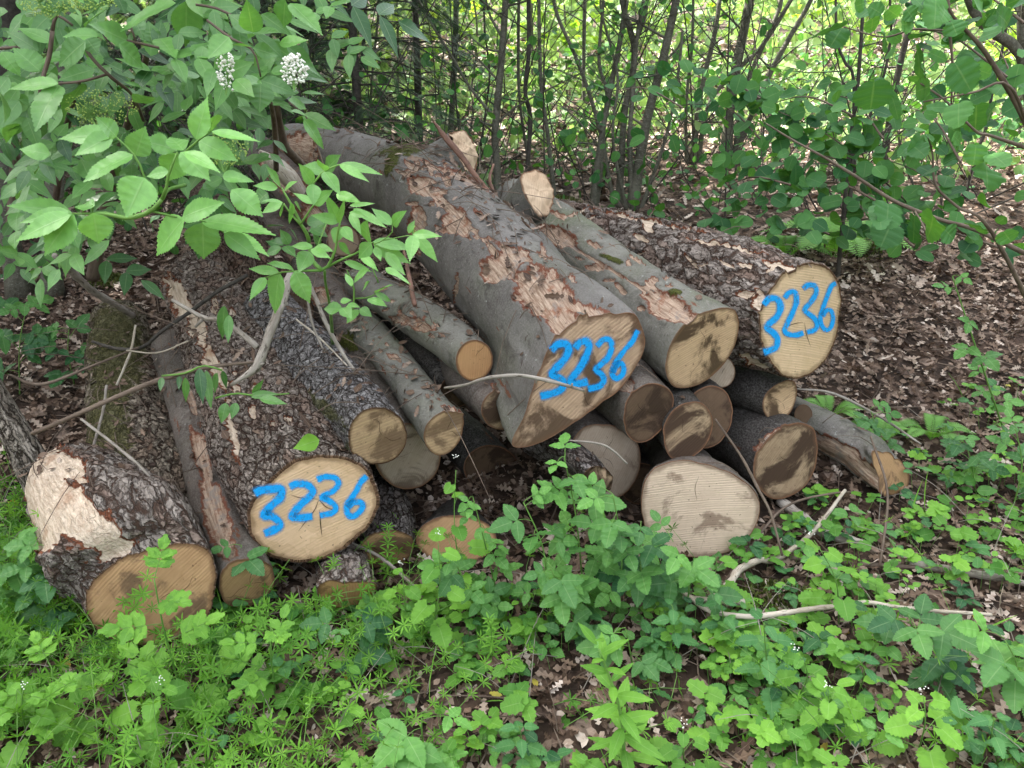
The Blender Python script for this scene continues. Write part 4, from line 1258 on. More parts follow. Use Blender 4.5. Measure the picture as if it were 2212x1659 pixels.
young_tree('thin leaning young tree behind the pale cut stub, between two thicker stems', [K2([(1250, 1180, 20), (1190, 900, 18), (1150, 560, 18), (1150, 0, 18), (1150, -200, 16)])], 'young_bark', 6)
young_tree('pale straight young tree beyond the hazel stems', [K2([(1590, 960, 22), (1575, 700, 22), (1570, 450, 22), (1578, 0, 22), (1580, -200, 20)])], 'young_bark', 5)
young_tree('bent young tree with bare dark twigs left of the forked young tree', [K2([(880, 1060, 14), (930, 760, 13), (960, 480, 12), (930, 200, 12), (925, -60, 11)])], 'dark_bark', 7)
young_tree('very thin dark young tree in front of the spruce boughs', [K2([(660, 840, 10), (630, 560, 10), (660, 300, 9), (560, 60, 9), (540, -100, 8)])], 'dark_bark', 6)
young_tree('pair of thin grey stems before the spruce, far left of the straight young tree', [K2([(70, 930, 24), (110, 600, 22), (150, 200, 20), (160, -100, 18)]), K2([(170, 900, 16), (200, 500, 16), (235, 150, 14), (250, -100, 14)])], 'young_bark', 6)

hz = dict(name='hazel_bush', cat='hazel bush', group='hazel bushes behind the pile', ntw=7, twl=0.45, fol=2.2)
young_tree('many stemmed hazel bush behind the plate barked log, with a curving outer stem', [
    K2([(1650, 1340, 26), (1690, 1000, 24), (1650, 750, 24), (1540, 420, 22), (1400, 100, 20), (1370, -60, 18)]),
    K2([(1630, 1350, 56), (1670, 1000, 40), (1720, 700, 34), (1800, 300, 30), (1850, 0, 28)]),
    K2([(1780, 1320, 22), (1700, 900, 22), (1720, 600, 20), (1670, 400, 20), (1700, 0, 18)]),
    K2([(1800, 1310, 40), (1830, 800, 38), (1870, 560, 36), (1900, 320, 36), (1830, 60, 30), (1810, -60, 28)]),
    K2([(1880, 340, 26), (1960, 130, 22), (1990, -40, 20)])], **hz)
young_tree('hazel bush with one stout leaning stem, next to the curving hazel', [
    K2([(1880, 1350, 70), (1950, 950, 58), (2000, 700, 54), (2070, 440, 50), (2150, 100, 46), (2180, -60, 44)]),
    K2([(1890, 1340, 34), (1870, 900, 30), (1890, 600, 28), (1905, 330, 28), (1960, 0, 24)]),
    K2([(1860, 1340, 20), (1760, 900, 18), (1790, 500, 16), (1690, 100, 14), (1680, -60, 14)]),
    K2([(1930, 1330, 24), (2100, 900, 20), (2180, 500, 18), (2212, 200, 16)])], **hz)
young_tree('hazel bush with a fan of grey stems leaning to the right', [
    K4([(280, 1060, 70), (300, 750, 62), (350, 420, 58), (400, 180, 54), (440, -40, 50)]),
    K4([(60, 1090, 40), (100, 700, 34), (150, 450, 30), (205, 230, 28), (245, -40, 26)]),
    K4([(90, 1080, 30), (170, 680, 26), (340, 470, 26), (520, 290, 24), (690, 20, 24), (720, -40, 22)]),
    K4([(330, 1050, 30), (400, 600, 26), (520, 300, 24), (610, 100, 22), (650, -40, 22)]),
    K4([(300, 1060, 36), (490, 640, 34), (590, 430, 32), (700, 230, 28), (800, 60, 26), (850, -40, 24)]),
    K4([(30, 1080, 24), (20, 700, 20), (60, 300, 18), (70, -40, 16)])], **hz)
hz['ntw'] = 5
young_tree('dark slim stemmed hazel bush right of the leaning fan of stems', [
    K4([(1080, 1400, 24, 3.9), (1090, 900, 24, 3.9), (1130, 600, 22, 3.9), (1160, 200, 20, 3.9), (1172, -40, 18, 3.9)]),
    K4([(1085, 1400, 20, 3.9), (1110, 570, 18, 3.9), (1050, 400, 16, 3.9), (1000, 260, 16, 3.9), (990, -40, 14, 3.9)]),
    K4([(1060, 1410, 20, 3.9), (1130, 1000, 18, 3.9), (1300, 500, 16, 3.9), (1350, 200, 14, 3.9), (1340, -40, 12, 3.9)])], 'dark_bark', **{k: v for k, v in hz.items()})
young_tree('straight grey stem with dark bark behind the hanging hazel leaves', [K4([(1300, 1080, 40), (1340, 780, 38), (1400, 450, 36), (1450, 250, 34), (1490, 60, 34), (1510, -100, 30)])], 'dark_bark', 5)
young_tree('thin black stem near the right edge, behind yellow green leaves', [K4([(1830, 1290, 20), (1900, 1000, 18), (1960, 850, 18), (2010, 580, 16), (2085, 250, 14), (2110, -40, 14)])], 'dark_bark', 5)
young_tree('thick arching limb of a tree, top right corner', [K4([(2290, 1500, 70), (2260, 900, 60), (2235, 520, 56), (2170, 320, 54), (2000, 200, 50), (1900, 100, 46), (1840, -40, 44)]), K4([(2200, 330, 44), (2190, 100, 40), (2200, -60, 38)])], 'young_bark', 6, name='hazel_tree', cat='tree')
for lab, pts, bk in (('broad dark trunk in the top left corner', [(-8, 470, 60), (-2, 200, 56), (8, 0, 52), (14, -150, 50)], 'dark_bark'),
                     ('grey trunk at the left edge, standing in the leaf litter', [(44, 640, 46), (26, 540, 36), (10, 430, 32), (-10, 300, 30)], 'young_bark'),
                     ('grey trunk behind the elder leaves, right of the one at the left edge', [(110, 640, 40), (112, 580, 36), (118, 400, 32), (128, 200, 28), (140, 0, 24)], 'young_bark'),
                     ('short dark trunk seen through a gap in the elder leaves', [(378, 250, 52), (376, 190, 50), (372, 100, 46), (370, -60, 44)], 'dark_bark')):
    tr = young_tree(lab, [pts], bk, 4, 0.4, 0.5, 'tree', 'tree', 'trees at the left', top=False)
    if 'corner' in lab:           # unseen wide crown added above the picture to shade the pile
        b0 = A_(tr.location)
        cb, kb = MB(), MB()
        top_ = b0 + A_([-0.1, 0.1, 5.6])
        tube(kb, [b0 + A_([0, 0, 1.2]), b0 + A_([0.05, 0.05, 3.5]), top_], [0.16, 0.13, 0.07], 12, None, 0.5, 0.1)
        cc = A_([-3.2, 5.3, 6.2])
        for _ in range(26):
            e = cc + rdir(1)[0] * A_([3.2, 3.2, 1.5]) * rng.uniform(0.5, 1)
            tube(kb, [b0 + A_([0, 0, rng.uniform(3.0, 5.4)]), (top_ + e) / 2 + A_([0, 0, 0.4]), e], [0.06, 0.035, 0.01], 6, None, 0.5, 0.1)
        kb.build('unseen_limbs', M[bk], tr)
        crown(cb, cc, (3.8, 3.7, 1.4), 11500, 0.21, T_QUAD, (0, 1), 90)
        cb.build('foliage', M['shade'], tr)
    if 'short dark' in lab:  # unseen crown added to darken the woodland at the left
        b0 = A_(tr.location)
        cb, kb = MB(), MB()
        cc = A_([-7.3, 12.8, 6.6])
        for _ in range(14):
            e = cc + rdir(1)[0] * A_([3.4, 3.4, 1.5]) * rng.uniform(0.5, 1)
            tube(kb, [b0 + A_([0, 0, 2.0]), (b0 + e) / 2 + A_([0, 0, 2.4]), e], [0.10, 0.05, 0.01], 6, None, 0.5, 0.1)
        kb.build('unseen_limbs', M[bk], tr)
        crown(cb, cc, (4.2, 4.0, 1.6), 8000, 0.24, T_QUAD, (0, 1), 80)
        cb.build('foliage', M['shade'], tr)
t = thing('elder_tree', 'leaning ridged trunk entering from the left edge, beside the stripped log', 'tree', gpos(70, 1030))
tb = MB()
P, R = pxp([(100, 1085, 54, 2.12), (55, 975, 54, 2.14), (8, 895, 52, 2.17), (-60, 780, 50, 2.22), (-130, 650, 48, 2.3)], 2.1)
tube(tb, P, R, 48, 0.012, 0.5, 0.12)
tb.build('trunk', M['ridged'], t)

# ------------------------------------------------------------------ spruces
def _comb_t(n=11):
    V, F, lc = [], [], []
    for q in range(n):
        x = (q + 0.5) / n
        for sgn in (-1, 1):
            w_ = 0.5 * (1 - 0.5 * x)
            b = len(V)
            V += [(x - 0.02, 0, 0), (x + 0.02, 0, 0), (x + 0.16, sgn * w_, 0.05)]
            F.append((b, b + 1, b + 2))
            lc += [(x, 0)] * 3
    return A_(V, float), A_(lc, float), A_(F)


T_COMB = _comb_t()


def spruce(label, u, Y, H, rad, z0=0.25, nb=120):
    c = at(u, 300, Y)
    x0, y0 = c[0], c[1]
    gz = float(ground_z(x0, y0))
    t = thing('spruce_tree', label, 'spruce', (x0, y0, gz), 'young spruces behind the pile')
    tb, nb_ = MB(), MB()
    tube(tb, [(x0, y0, gz - 0.05), (x0 + 0.02, y0, gz + H * 0.5), (x0, y0, gz + H)], [0.032, 0.022, 0.005], 8, None, 0.5, 0.1)
    for _ in range(nb):
        h = rng.uniform(z0, H * 0.98)
        L = rad * (1 - h / H) ** 0.8 * rng.uniform(0.6, 1.15) + 0.08
        a = rng.uniform(0, 2 * np.pi)
        d = A_([math.cos(a), math.sin(a), rng.uniform(-0.25, 0.15)])
        b = A_([x0, y0, gz + h])
        P = smooth_path([b, b + d * L * 0.5 + A_([0, 0, 0.02]), b + d * L + A_([0, 0, -0.22 * L])], 12)
        tube(tb, P[::4], [0.007, 0.005, 0.003][:len(P[::4])], 4, 0.1, 0.4, cap=False)
        m = max(10, int(L * 52))
        k = rng.integers(2, 12, m)
        side = np.cross(d, ZUP) * rng.choice([-1, 1], m)[:, None]
        dd = unit(d * 0.8 + side * rng.uniform(0.2, 1.0, (m, 1)) + A_([0, 0, -0.25]) + rng.normal(size=(m, 3)) * 0.15)
        ln = rng.uniform(0.08, 0.20, m)
        leaves(nb_, T_COMB, P[k], dd, unit(ZUP + rng.normal(size=(m, 3)) * 0.35), ln, 0.046, rng.random(m), 0.2)
    tb.build('trunk', M['dark_bark'], t)
    nb_.build('needles', M['needle'], t)


spruce('dark young spruce right behind the far end of the beech trunk', 775, 5.2, 3.4, 1.0, 0.15, 190)
spruce('dark spruce behind the white elder flowers', 600, 5.8, 3.8, 1.1, 0.15, 170)
spruce('dark spruce left of the forked young tree, half hidden by bare twigs', 905, 6.4, 3.0, 0.8, 0.3, 110)
spruce('dark spruce deep in the shade behind the elder at the far left', 330, 6.4, 4.0, 1.3, 0.2, 150)
spruce('dark spruce at the left edge behind the elder', 60, 7.5, 4.2, 1.4, 0.2, 150)
spruce('dark spruce between the two spruces behind the elder', 470, 7.4, 4.4, 1.4, 0.2, 150)
spruce('blue green spruce far off above the fan of hazel stems', 1690, 15.0, 6.5, 2.0, 1.2, 130)

# ------------------------------------------------------------------ bright undergrowth behind
def sapling(label, u, v, H, tints, n, size=0.10, tm=T_MAPLE, spread=(0.7, 0.6, 0.5), name='maple_sapling', low=0.25):
    g0 = gpos(u, v)
    t = thing(name, label, 'sapling', g0, 'sunlit saplings behind')
    tb, lb = MB(), MB()
    P = A_([g0, g0 + A_([rng.normal(0, .08), 0, H * 0.5]), g0 + A_([rng.normal(0, .15), 0, H])])
    tube(tb, P, [0.016, 0.011, 0.005], 6, None, 0.5)
    S = smooth_path(P, 40)
    k = 0
    while k < n:
        b = S[rng.integers(int(low * 40), 40)]
        a = rng.uniform(0, 6.283)
        d = unit(A_([math.cos(a), math.sin(a), rng.uniform(-0.1, 0.6)]))
        L = rng.uniform(0.2, 1.0) * spread[0]
        e = b + d * L
        tube(tb, [b, e], [0.004, 0.002], 4, 0.2, 0.5, cap=False)
        m = rng.integers(5, 12)
        bp = b + d * L * rng.uniform(0.3, 1.05, (m, 1)) + rng.normal(size=(m, 3)) * 0.06
        s_ = size * rng.uniform(0.6, 1.25, m)
        leaves(lb, tm, bp, unit(d * 0.4 + rng.normal(size=(m, 3)) * 0.6 + A_([0, 0, -0.35])), face_n(bp, 0.8, 0.5, 0.35), s_, s_, np.clip(rng.uniform(*tints, m), 0, 1), 0.12)
        k += m
    tb.build('trunk', M['young_bark'], t)
    lb.build('foliage', M['maple'], t)


for lab, u, v, H, ti, n in (
        ('yellow green maple sapling above the beech trunk, left of the straight young tree', 860, 255, 2.4, (0.35, 1), 150),
        ('low maple sapling glowing between the straight and the forked young tree', 1010, 250, 1.9, (0.3, 1), 120),
        ('light green sapling behind the wavering young tree', 1150, 240, 2.4, (0.3, 1), 140),
        ('bright sapling between the pale straight tree and the slender one', 1225, 215, 2.2, (0.3, 1), 130),
        ('bright sapling showing through the stems of the curving hazel', 1330, 205, 2.3, (0.3, 1), 140),
        ('yellow sapling behind the stout leaning hazel stem', 1440, 190, 2.3, (0.5, 1), 130),
        ('yellow leaved sapling between the two leaning hazels at the top', 1570, 180, 2.4, (0.6, 1), 130),
        ('broad leaved yellow sapling above the fan of stems', 1730, 185, 2.4, (0.5, 1), 130),
        ('bright green sapling behind the dark slim hazel', 1870, 190, 2.2, (0.3, 1), 130),
        ('vivid yellow green sapling near the right edge under the arching limb', 2120, 235, 2.0, (0.5, 1), 170),
        ('fresh green sapling at the right edge, lower than the arching limb', 2200, 320, 1.4, (0.4, 1), 120),
        ('light sapling over the hidden end of the reddish torn log', 700, 250, 2.3, (0.2, 0.9), 110)):
    sapling(lab, u, v, H, ti, n)


def mass(name, mat, n, clumps, box, size, tm, tints, flat=1.0, zfun=None, seed=0):
    lb = MB()
    x0, x1, y0, y1, z0, z1 = box
    cx, cy = rng.uniform(x0, x1, clumps), rng.uniform(y0, y1, clumps)
    cz = ground_z(cx, cy) + rng.uniform(z0, z1, clumps)
    ct = rng.random(clumps)
    k = rng.integers(0, clumps, n)
    P = np.stack([cx, cy, cz], 1)[k] + rng.normal(size=(n, 3)) * A_([0.55, 0.55, 0.35 * flat]) * (1.0 + 0.0 * n)
    P[:, 2] = np.maximum(P[:, 2], ground_z(P[:, 0], P[:, 1]) + 0.03)
    s_ = size * rng.uniform(0.6, 1.4, n)
    leaves(lb, tm, P, unit(rng.normal(size=(n, 3)) + A_([0, 0, -0.3])), unit(ZUP * 0.8 + rng.normal(size=(n, 3)) * 0.55 + A_([0, -0.3, 0])), s_, s_ * 0.8, np.clip(tints[0] + (tints[1] - tints[0]) * (0.6 * ct[k] + 0.4 * rng.random(n)), 0, 1), 0.15)
    return kind(lb.build(name, mat), 'stuff')


mass('far_woodland_foliage', M['far_leaf'], 26000, 420, (-20, 22, 10.5, 22, 0.6, 4.2), 0.16, T_QUAD, (0.1, 1.0))
mass('far_woodland_foliage', M['far_leaf'], 16000, 300, (-34, 36, 22, 36, 0.3, 9.0), 0.40, T_QUAD, (0.0, 0.9))
mass('far_woodland_foliage', M['far_leaf'], 15000, 330, (-10, 16, 9.0, 16.0, 0.1, 1.7), 0.12, T_QUAD, (0.2, 1.0))
mass('unseen_shade_foliage', M['shade'], 3500, 90, (-16, 16, -16, -9, 0.3, 3.5), 0.42, T_QUAD, (0.0, 0.8), 2.0)  # off-frame foliage, added on three sides to block low sky light
mass('unseen_shade_foliage', M['shade'], 7000, 100, (7.5, 15, -8, 5, 0.2, 7.5), 0.42, T_QUAD, (0.0, 0.8), 2.0)
mass('unseen_shade_foliage', M['shade'], 8000, 110, (-15, -6.0, -8, 9, 0.2, 8.0), 0.42, T_QUAD, (0.0, 0.6), 2.0)
mass('far_undergrowth', M['far_leaf'], 14000, 260, (-9, 12, 6.0, 12.0, 0.02, 0.30), 0.075, T_QUAD, (0.15, 0.95), 0.35)
mass('shaded_undergrowth', M['hazel'], 3200, 120, (-3.5, 6, 4.6, 7.6, 0.05, 0.75), 0.06, T_HAZEL_LO, (0.0, 0.7), 0.3)

# bare tangle of thin branches among the stems
for lab, x0, x1, y0, y1, n in (('tangle of thin bare twigs between the young trees in the middle', -0.6, 1.6, 4.6, 6.5, 60), ('tangle of thin bare twigs among the leaning hazel stems', 1.2, 3.4, 4.3, 6.2, 60), ('tangle of thin dead twigs before the spruces', -2.2, -0.5, 4.3, 5.4, 55)):
    tb = MB()
    for _ in range(n):
        x, y = rng.uniform(x0, x1), rng.uniform(y0, y1)
        b = on_ground(x, y)
        h = rng.uniform(0.4, 2.4)
        d = unit(A_([rng.normal(0, 0.55), rng.normal(0, 0.3), 1.0]))
        P = [b, b + d * h * 0.5 + rng.normal(size=3) * 0.05, b + d * h + A_([rng.normal(0, .2), 0, -0.05])]
        r_ = rng.uniform(0.0025, 0.006)
        tube(tb, P, [r_, r_ * 0.8, r_ * 0.3], 4, 0.1, 0.4, cap=False)
        S = smooth_path(A_(P), 20)
        for q in range(rng.integers(2, 6)):
            m = S[rng.integers(5, 19)]
            e = m + unit(A_([rng.normal(), rng.normal(), rng.uniform(-0.1, 0.9)])) * rng.uniform(0.15, 0.5)
            tube(tb, [m, (m + e) / 2 + rng.normal(size=3) * 0.02, e], [r_ * 0.5, r_ * 0.4, r_ * 0.2], 4, 0.1, 0.4, cap=False)
    kind(tag(tb.build('bare_thicket', M['dark_bark']), lab, 'thicket'), 'stuff')

# ================================================================== ELDER
def q1(lst):                       # upper left enlargement
    return [tuple(A_(a) / 3.0) if len(a) == 2 else (a[0] / 3.0, a[1] / 3.0, a[2] / 3.0, a[3] / 3.0, a[4] / 3.0) for a in lst]


def q2(lst):                       # enlargement of the low sprig
    k, ox, oy = 0.1984, 548.6, 351.1
    return [(ox + a[0] * k, oy + a[1] * k, ox + a[2] * k, oy + a[3] * k, a[4] * k) for a in lst]


EL1 = [(470, 1380, 60, 1315, 110), (460, 1392, 80, 1545, 130), (480, 1390, 265, 1655, 175), (605, 1380, 640, 1585, 175), (450, 1372, 110, 1430, 90), (615, 1335, 465, 1330, 95),
       (860, 1000, 530, 1160, 160), (755, 882, 350, 870, 115), (735, 880, 475, 1000, 115), (755, 888, 635, 755, 130), (935, 1150, 818, 1400, 205), (880, 1008, 935, 825, 140), (1150, 972, 915, 905, 120),
       (1190, 975, 1095, 875, 115), (1150, 990, 1090, 1180, 160), (1170, 985, 1365, 1165, 150), (1200, 985, 1415, 1090, 85), (1270, 903, 1340, 625, 115), (1368, 852, 1400, 718, 115), (1370, 852, 1690, 912, 70),
       (1288, 910, 1542, 1042, 125), (1092, 1112, 945, 1140, 75), (1180, 1410, 1435, 1300, 145), (1195, 1415, 985, 1650, 200), (1310, 1430, 1765, 1480, 150), (1312, 1440, 1320, 1680, 200), (1450, 1500, 1745, 1625, 115),
       (1452, 1510, 1690, 1680, 120), (1500, 1228, 1705, 1400, 150), (1440, 1140, 1645, 1170, 95)]
EL2 = [(640, 228, 405, 232, 85), (555, 268, 360, 425, 135), (560, 250, 635, 345, 105), (840, 275, 595, 145, 120), (1140, 20, 765, 190, 160), (1205, 5, 1210, 310, 160), (770, 282, 930, 440, 115), (1035, 248, 1135, 345, 120),
       (985, 282, 958, 135, 115), (1640, 210, 1600, 10, 125), (1642, 215, 1475, 75, 110), (1642, 210, 1815, 202, 85), (1495, 292, 1635, 300, 75), (1640, 312, 1805, 362, 85), (1690, 482, 1515, 415, 85), (1690, 520, 1495, 585, 105),
       (1690, 520, 1915, 605, 115), (1700, 490, 1865, 468, 75), (1690, 540, 1682, 728, 150), (1485, 240, 1348, 375, 120), (1810, 282, 1995, 258, 75), (1850, 290, 2082, 495, 95), (1880, 20, 2092, 215, 115), (1850, 0, 1830, 185, 110),
       (1132, 470, 1005, 430, 95), (1132, 470, 1192, 585, 75), (1130, 472, 1030, 585, 105), (380, 540, 25, 552, 85), (382, 550, 215, 828, 160), (540, 540, 378, 748, 125), (0, 590, 60, 810, 105), (265, 465, 85, 300, 135),
       (10, 335, 135, 490, 90), (1760, 650, 1895, 692, 60), (1870, 652, 1995, 700, 65), (1962, 740, 2172, 842, 90), (1968, 772, 2105, 965, 95), (1990, 755, 1895, 700, 60), (868, 662, 1010, 622, 90), (325, 1000, 120, 960, 95), (332, 1000, 330, 878, 90),
       (330, 1002, 190, 1105, 100), (595, 1230, 465, 1168, 90), (2115, 1110, 1950, 1070, 90), (2110, 1110, 2200, 1000, 100), (1690, 150, 1560, 60, 100), (700, 60, 520, 150, 120), (860, 100, 930, 250, 90), (100, 800, 30, 900, 80), (200, 640, 60, 720, 90)]
EL3 = [(260, 272, 0, 240, 105), (290, 270, 150, 35, 120), (330, 300, 470, 195, 95), (312, 430, 90, 412, 85), (310, 432, 85, 548, 115), (330, 440, 280, 585, 75), (400, 440, 400, 678, 115), (440, 430, 524, 540, 85), (640, 232, 508, 22, 135),
       (640, 232, 655, 455, 140), (765, 92, 715, -60, 115), (765, 100, 935, 325, 145), (930, 20, 1242, 185, 95), (930, 20, 1392, 98, 115), (650, 452, 425, 318, 85), (652, 452, 855, 298, 135), (930, 655, 775, 335, 115), (930, 640, 625, 568, 115),
       (940, 662, 970, 375, 115), (895, 345, 1155, 425, 115), (1040, 470, 1315, 440, 55), (1040, 540, 1235, 592, 65), (1050, 552, 1162, 768, 95), (1080, 500, 1442, 705, 105), (1500, 682, 1285, 492, 125), (1510, 682, 1642, 525, 135), (1240, 862, 1208, 632, 205),
       (1290, 862, 1745, 925, 145), (1300, 880, 1705, 1100, 155), (940, 700, 868, 875, 135), (962, 700, 1080, 860, 120), (920, 872, 1062, 1015, 85), (1280, 880, 1130, 1045, 155), (1160, 1002, 1352, 1172, 95), (1432, 980, 1642, 1215, 115), (1320, 922, 1382, 1065, 85),
       (1730, 782, 2035, 792, 105), (1772, 800, 2002, 1085, 125), (1740, 792, 1698, 1055, 145), (1682, 770, 1745, 628, 75), (640, 920, 405, 898, 95), (622, 942, 832, 1035, 95), (660, 922, 865, 955, 115), (602, 970, 488, 1188, 175), (430, 1162, 172, 1078, 135),
       (272, 1192, -62, 1150, 105), (282, 1202, 195, 1655, 255), (440, 1182, 612, 1535, 205), (122, 1250, -45, 1485, 115), (1092, 1300, 1222, 1145, 135), (1330, 1422, 1502, 1298, 135), (1322, 1432, 1502, 1505, 105), (1240, 1482, 1445, 1562, 115),
       (1150, 1590, 1285, 1672, 105), (960, 1602, 755, 1585, 155), (1140, 1560, 1018, 1552, 95), (1430, 1150, 1702, 1302, 95), (980, 1080, 1302, 1182, 85), (1060, 1350, 1000, 1180, 80), (940, 1520, 1060, 1490, 80), (1180, 1400, 1250, 1280, 90), (960, 1580, 1060, 1700, 130), (1130, 1600, 1010, 1740, 120)]
EL4 = [(790, 662, 588, 752, 155), (575, 660, 770, 620, 120), (320, 905, 112, 835, 115), (385, 892, 288, 728, 115), (470, 842, 405, 708, 75), (620, 720, 800, 800, 110), (330, 910, 450, 1010, 110), (160, 700, 330, 660, 100), (150, 330, 20, 440, 200), (300, 930, 120, 1000, 110), (720, 900, 640, 770, 80)]


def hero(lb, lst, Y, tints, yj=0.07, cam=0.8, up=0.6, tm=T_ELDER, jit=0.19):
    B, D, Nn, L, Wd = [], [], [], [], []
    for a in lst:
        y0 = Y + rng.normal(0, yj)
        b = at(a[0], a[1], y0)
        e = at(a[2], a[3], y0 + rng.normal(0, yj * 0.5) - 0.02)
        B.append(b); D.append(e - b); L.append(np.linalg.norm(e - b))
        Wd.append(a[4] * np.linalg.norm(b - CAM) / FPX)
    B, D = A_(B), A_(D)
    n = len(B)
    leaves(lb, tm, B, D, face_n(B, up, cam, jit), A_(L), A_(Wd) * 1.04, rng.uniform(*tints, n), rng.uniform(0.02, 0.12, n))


t = thing('elder_shrub', 'large elder shrub with white flower heads overhanging the pile at top left', 'elder shrub', gpos(215, 600))
lb = MB()
hero(lb, q1(EL1), 1.50, (0.62, 1.0))
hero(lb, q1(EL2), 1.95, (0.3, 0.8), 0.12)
sb = MB()


def stem(lst, Y, mb=None):
    P, R = pxp([(a[0], a[1], a[2], a[3] if len(a) > 3 else Y) for a in lst], Y)
    tube(mb if mb is not None else sb, P, R, 8, 0.02, 0.5)


def s1(lst):
    return [(a[0] / 3.0, a[1] / 3.0, a[2] / 3.0, *a[3:]) for a in lst]


gsb = MB()
stem(s1([(1200, 1200, 22, 1.75), (1090, 1230, 22, 1.6), (1050, 1290, 24), (980, 1365, 26), (880, 1405, 28), (800, 1412, 26), (690, 1385, 24), (560, 1385, 14), (470, 1384, 9)]), 1.50, gsb)
stem(s1([(1050, 1290, 22), (1080, 1210, 20), (1090, 1140, 18), (1150, 985, 10)]), 1.50, gsb)
stem(s1([(1200, 985, 14), (1290, 905, 12), (1370, 850, 10)]), 1.5, gsb)
stem(s1([(980, 1365, 16), (930, 1130, 14), (865, 1000, 12), (750, 885, 9)]), 1.5, gsb)
stem(s1([(985, 1368, 16), (1170, 1412, 12), (1320, 1432, 11), (1450, 1505, 9)]), 1.5, gsb)
stem(s1([(600, 1382, 8), (600, 1330, 8)]), 1.5, gsb)
gsb.build('green_shoots', M['green_stem'], t)
stem(s1([(340, 200, 22), (320, 360, 24), (285, 480, 22), (260, 600, 20), (250, 900, 20, 2.2)]), 1.95)
stem(s1([(340, 200, 20), (370, 100, 16), (470, 165, 14)]), 1.95)
stem(s1([(700, 240, 14), (880, 275, 14), (1030, 310, 14)]), 1.95)
stem(s1([(840, 150, 12), (880, 270, 12)]), 1.95)
stem(s1([(1270, 30, 14), (1420, 60, 14), (1600, 160, 14), (1640, 210, 10)]), 1.95)
stem(s1([(1340, 130, 14), (1500, 250, 16), (1640, 330, 12), (1690, 500, 10)]), 1.95)
stem(s1([(380, 542, 12), (540, 525, 14), (690, 482, 14)]), 1.95)
stem(s1([(510, 240, 18), (600, 380, 20), (720, 500, 20), (860, 620, 18, 2.1), (930, 780, 18, 2.3)]), 1.95)
stem(s1([(1690, 540, 10), (1760, 690, 26, 2.3), (1785, 900, 34, 2.6), (1790, 1100, 32, 2.9)]), 2.0)
stem(s1([(1790, 660, 40, 2.6), (1810, 800, 44, 2.7), (1850, 950, 50, 2.8), (1900, 1010, 50, 2.9), (1960, 1070, 46, 3.0)]), 2.6)
stem(s1([(1870, 660, 8), (1960, 735, 8), (2000, 780, 8), (2110, 1110, 8)]), 1.9)
stem(s1([(0, 315, 16), (110, 305, 14)]), 2.1)
stem(s1([(600, 1800, 70, 3.25), (640, 1600, 66, 3.2), (690, 1330, 62, 3.1), (740, 1100, 60, 3.0), (800, 900, 44, 2.8), (930, 450, 36, 2.5), (960, 250, 30, 2.3)]), 3.1)
stem(s1([(330, 1800, 40, 3.3), (350, 1400, 36, 3.2), (390, 1100, 34, 3.1), (440, 800, 30, 2.8), (520, 500, 24, 2.4)]), 3.1)
stem(s1([(60, 1500, 40, 3.2), (90, 1000, 36, 3.2), (60, 700, 30, 3.0), (130, 300, 26, 2.8)]), 3.1)
stem(s1([(40, 900, 30, 3.0), (130, 1050, 34, 3.1), (220, 1200, 36, 3.2), (300, 1400, 30, 3.3)]), 3.1)
sb.build('branches', M['twig_brown'], t)
# compound leaves that fill the shrub behind the near ones
fb, fd, fn, fl, fw, ft = [], [], [], [], [], []
for _ in range(240):
    u, v = rng.uniform(-60, 720), rng.uniform(-60, 560)
    lim = 540 if u < 300 else (300 if u > 560 else 400)
    if v > lim or (u > 640 and v > 120):
        continue
    Y = rng.uniform(1.95, 3.1)
    b = at(u, v, Y)
    a = rng.uniform(0, 6.283)
    r_ = unit(RT * math.cos(a) + UP * (math.sin(a) * 0.7 - 0.25) + FWD * rng.normal(0, 0.4))
    nn = face_n(b, 0.7, 0.6, 0.25)[0]
    s_ = unit(np.cross(nn, r_))
    L = rng.uniform(0.13, 0.2)
    ll = rng.uniform(0.07, 0.10)
    tt = rng.uniform(0.0, 0.62)
    for tpos, sgn in ((0.35, 1), (0.37, -1), (0.72, 1), (0.74, -1), (1.0, 0)):
        fb.append(b + r_ * L * tpos)
        fd.append(r_ * (0.5 if sgn else 1) + s_ * sgn * 0.85 + A_([0, 0, -0.18]))
        fn.append(nn + rng.normal(size=3) * 0.15)
        fl.append(ll * rng.uniform(0.8, 1.1)); fw.append(ll * rng.uniform(0.36, 0.46)); ft.append(np.clip(tt + rng.normal(0, .08), 0, 1))
leaves(lb, T_ELDER_LO, A_(fb), A_(fd), A_(fn), A_(fl), A_(fw), A_(ft), 0.1)
lb.build('leaves', M['elder'], t)


def ball(mb, P, r):
    """small six sided buds or petals at the points P"""
    P = np.atleast_2d(P)
    o = A_([(1, 0, 0), (0, 1, 0), (-1, 0, 0), (0, -1, 0), (0, 0, 1), (0, 0, -1)], float)
    V = P[:, None] + o[None] * np.broadcast_to(np.asarray(r, float), (len(P),))[:, None, None]
    F = A_([(0, 1, 4), (1, 2, 4), (2, 3, 4), (3, 0, 4), (1, 0, 5), (2, 1, 5), (3, 2, 5), (0, 3, 5)])
    mb.add(V.reshape(-1, 3), [(np.arange(len(P))[:, None, None] * 6 + F[None]).reshape(-1, 3)])


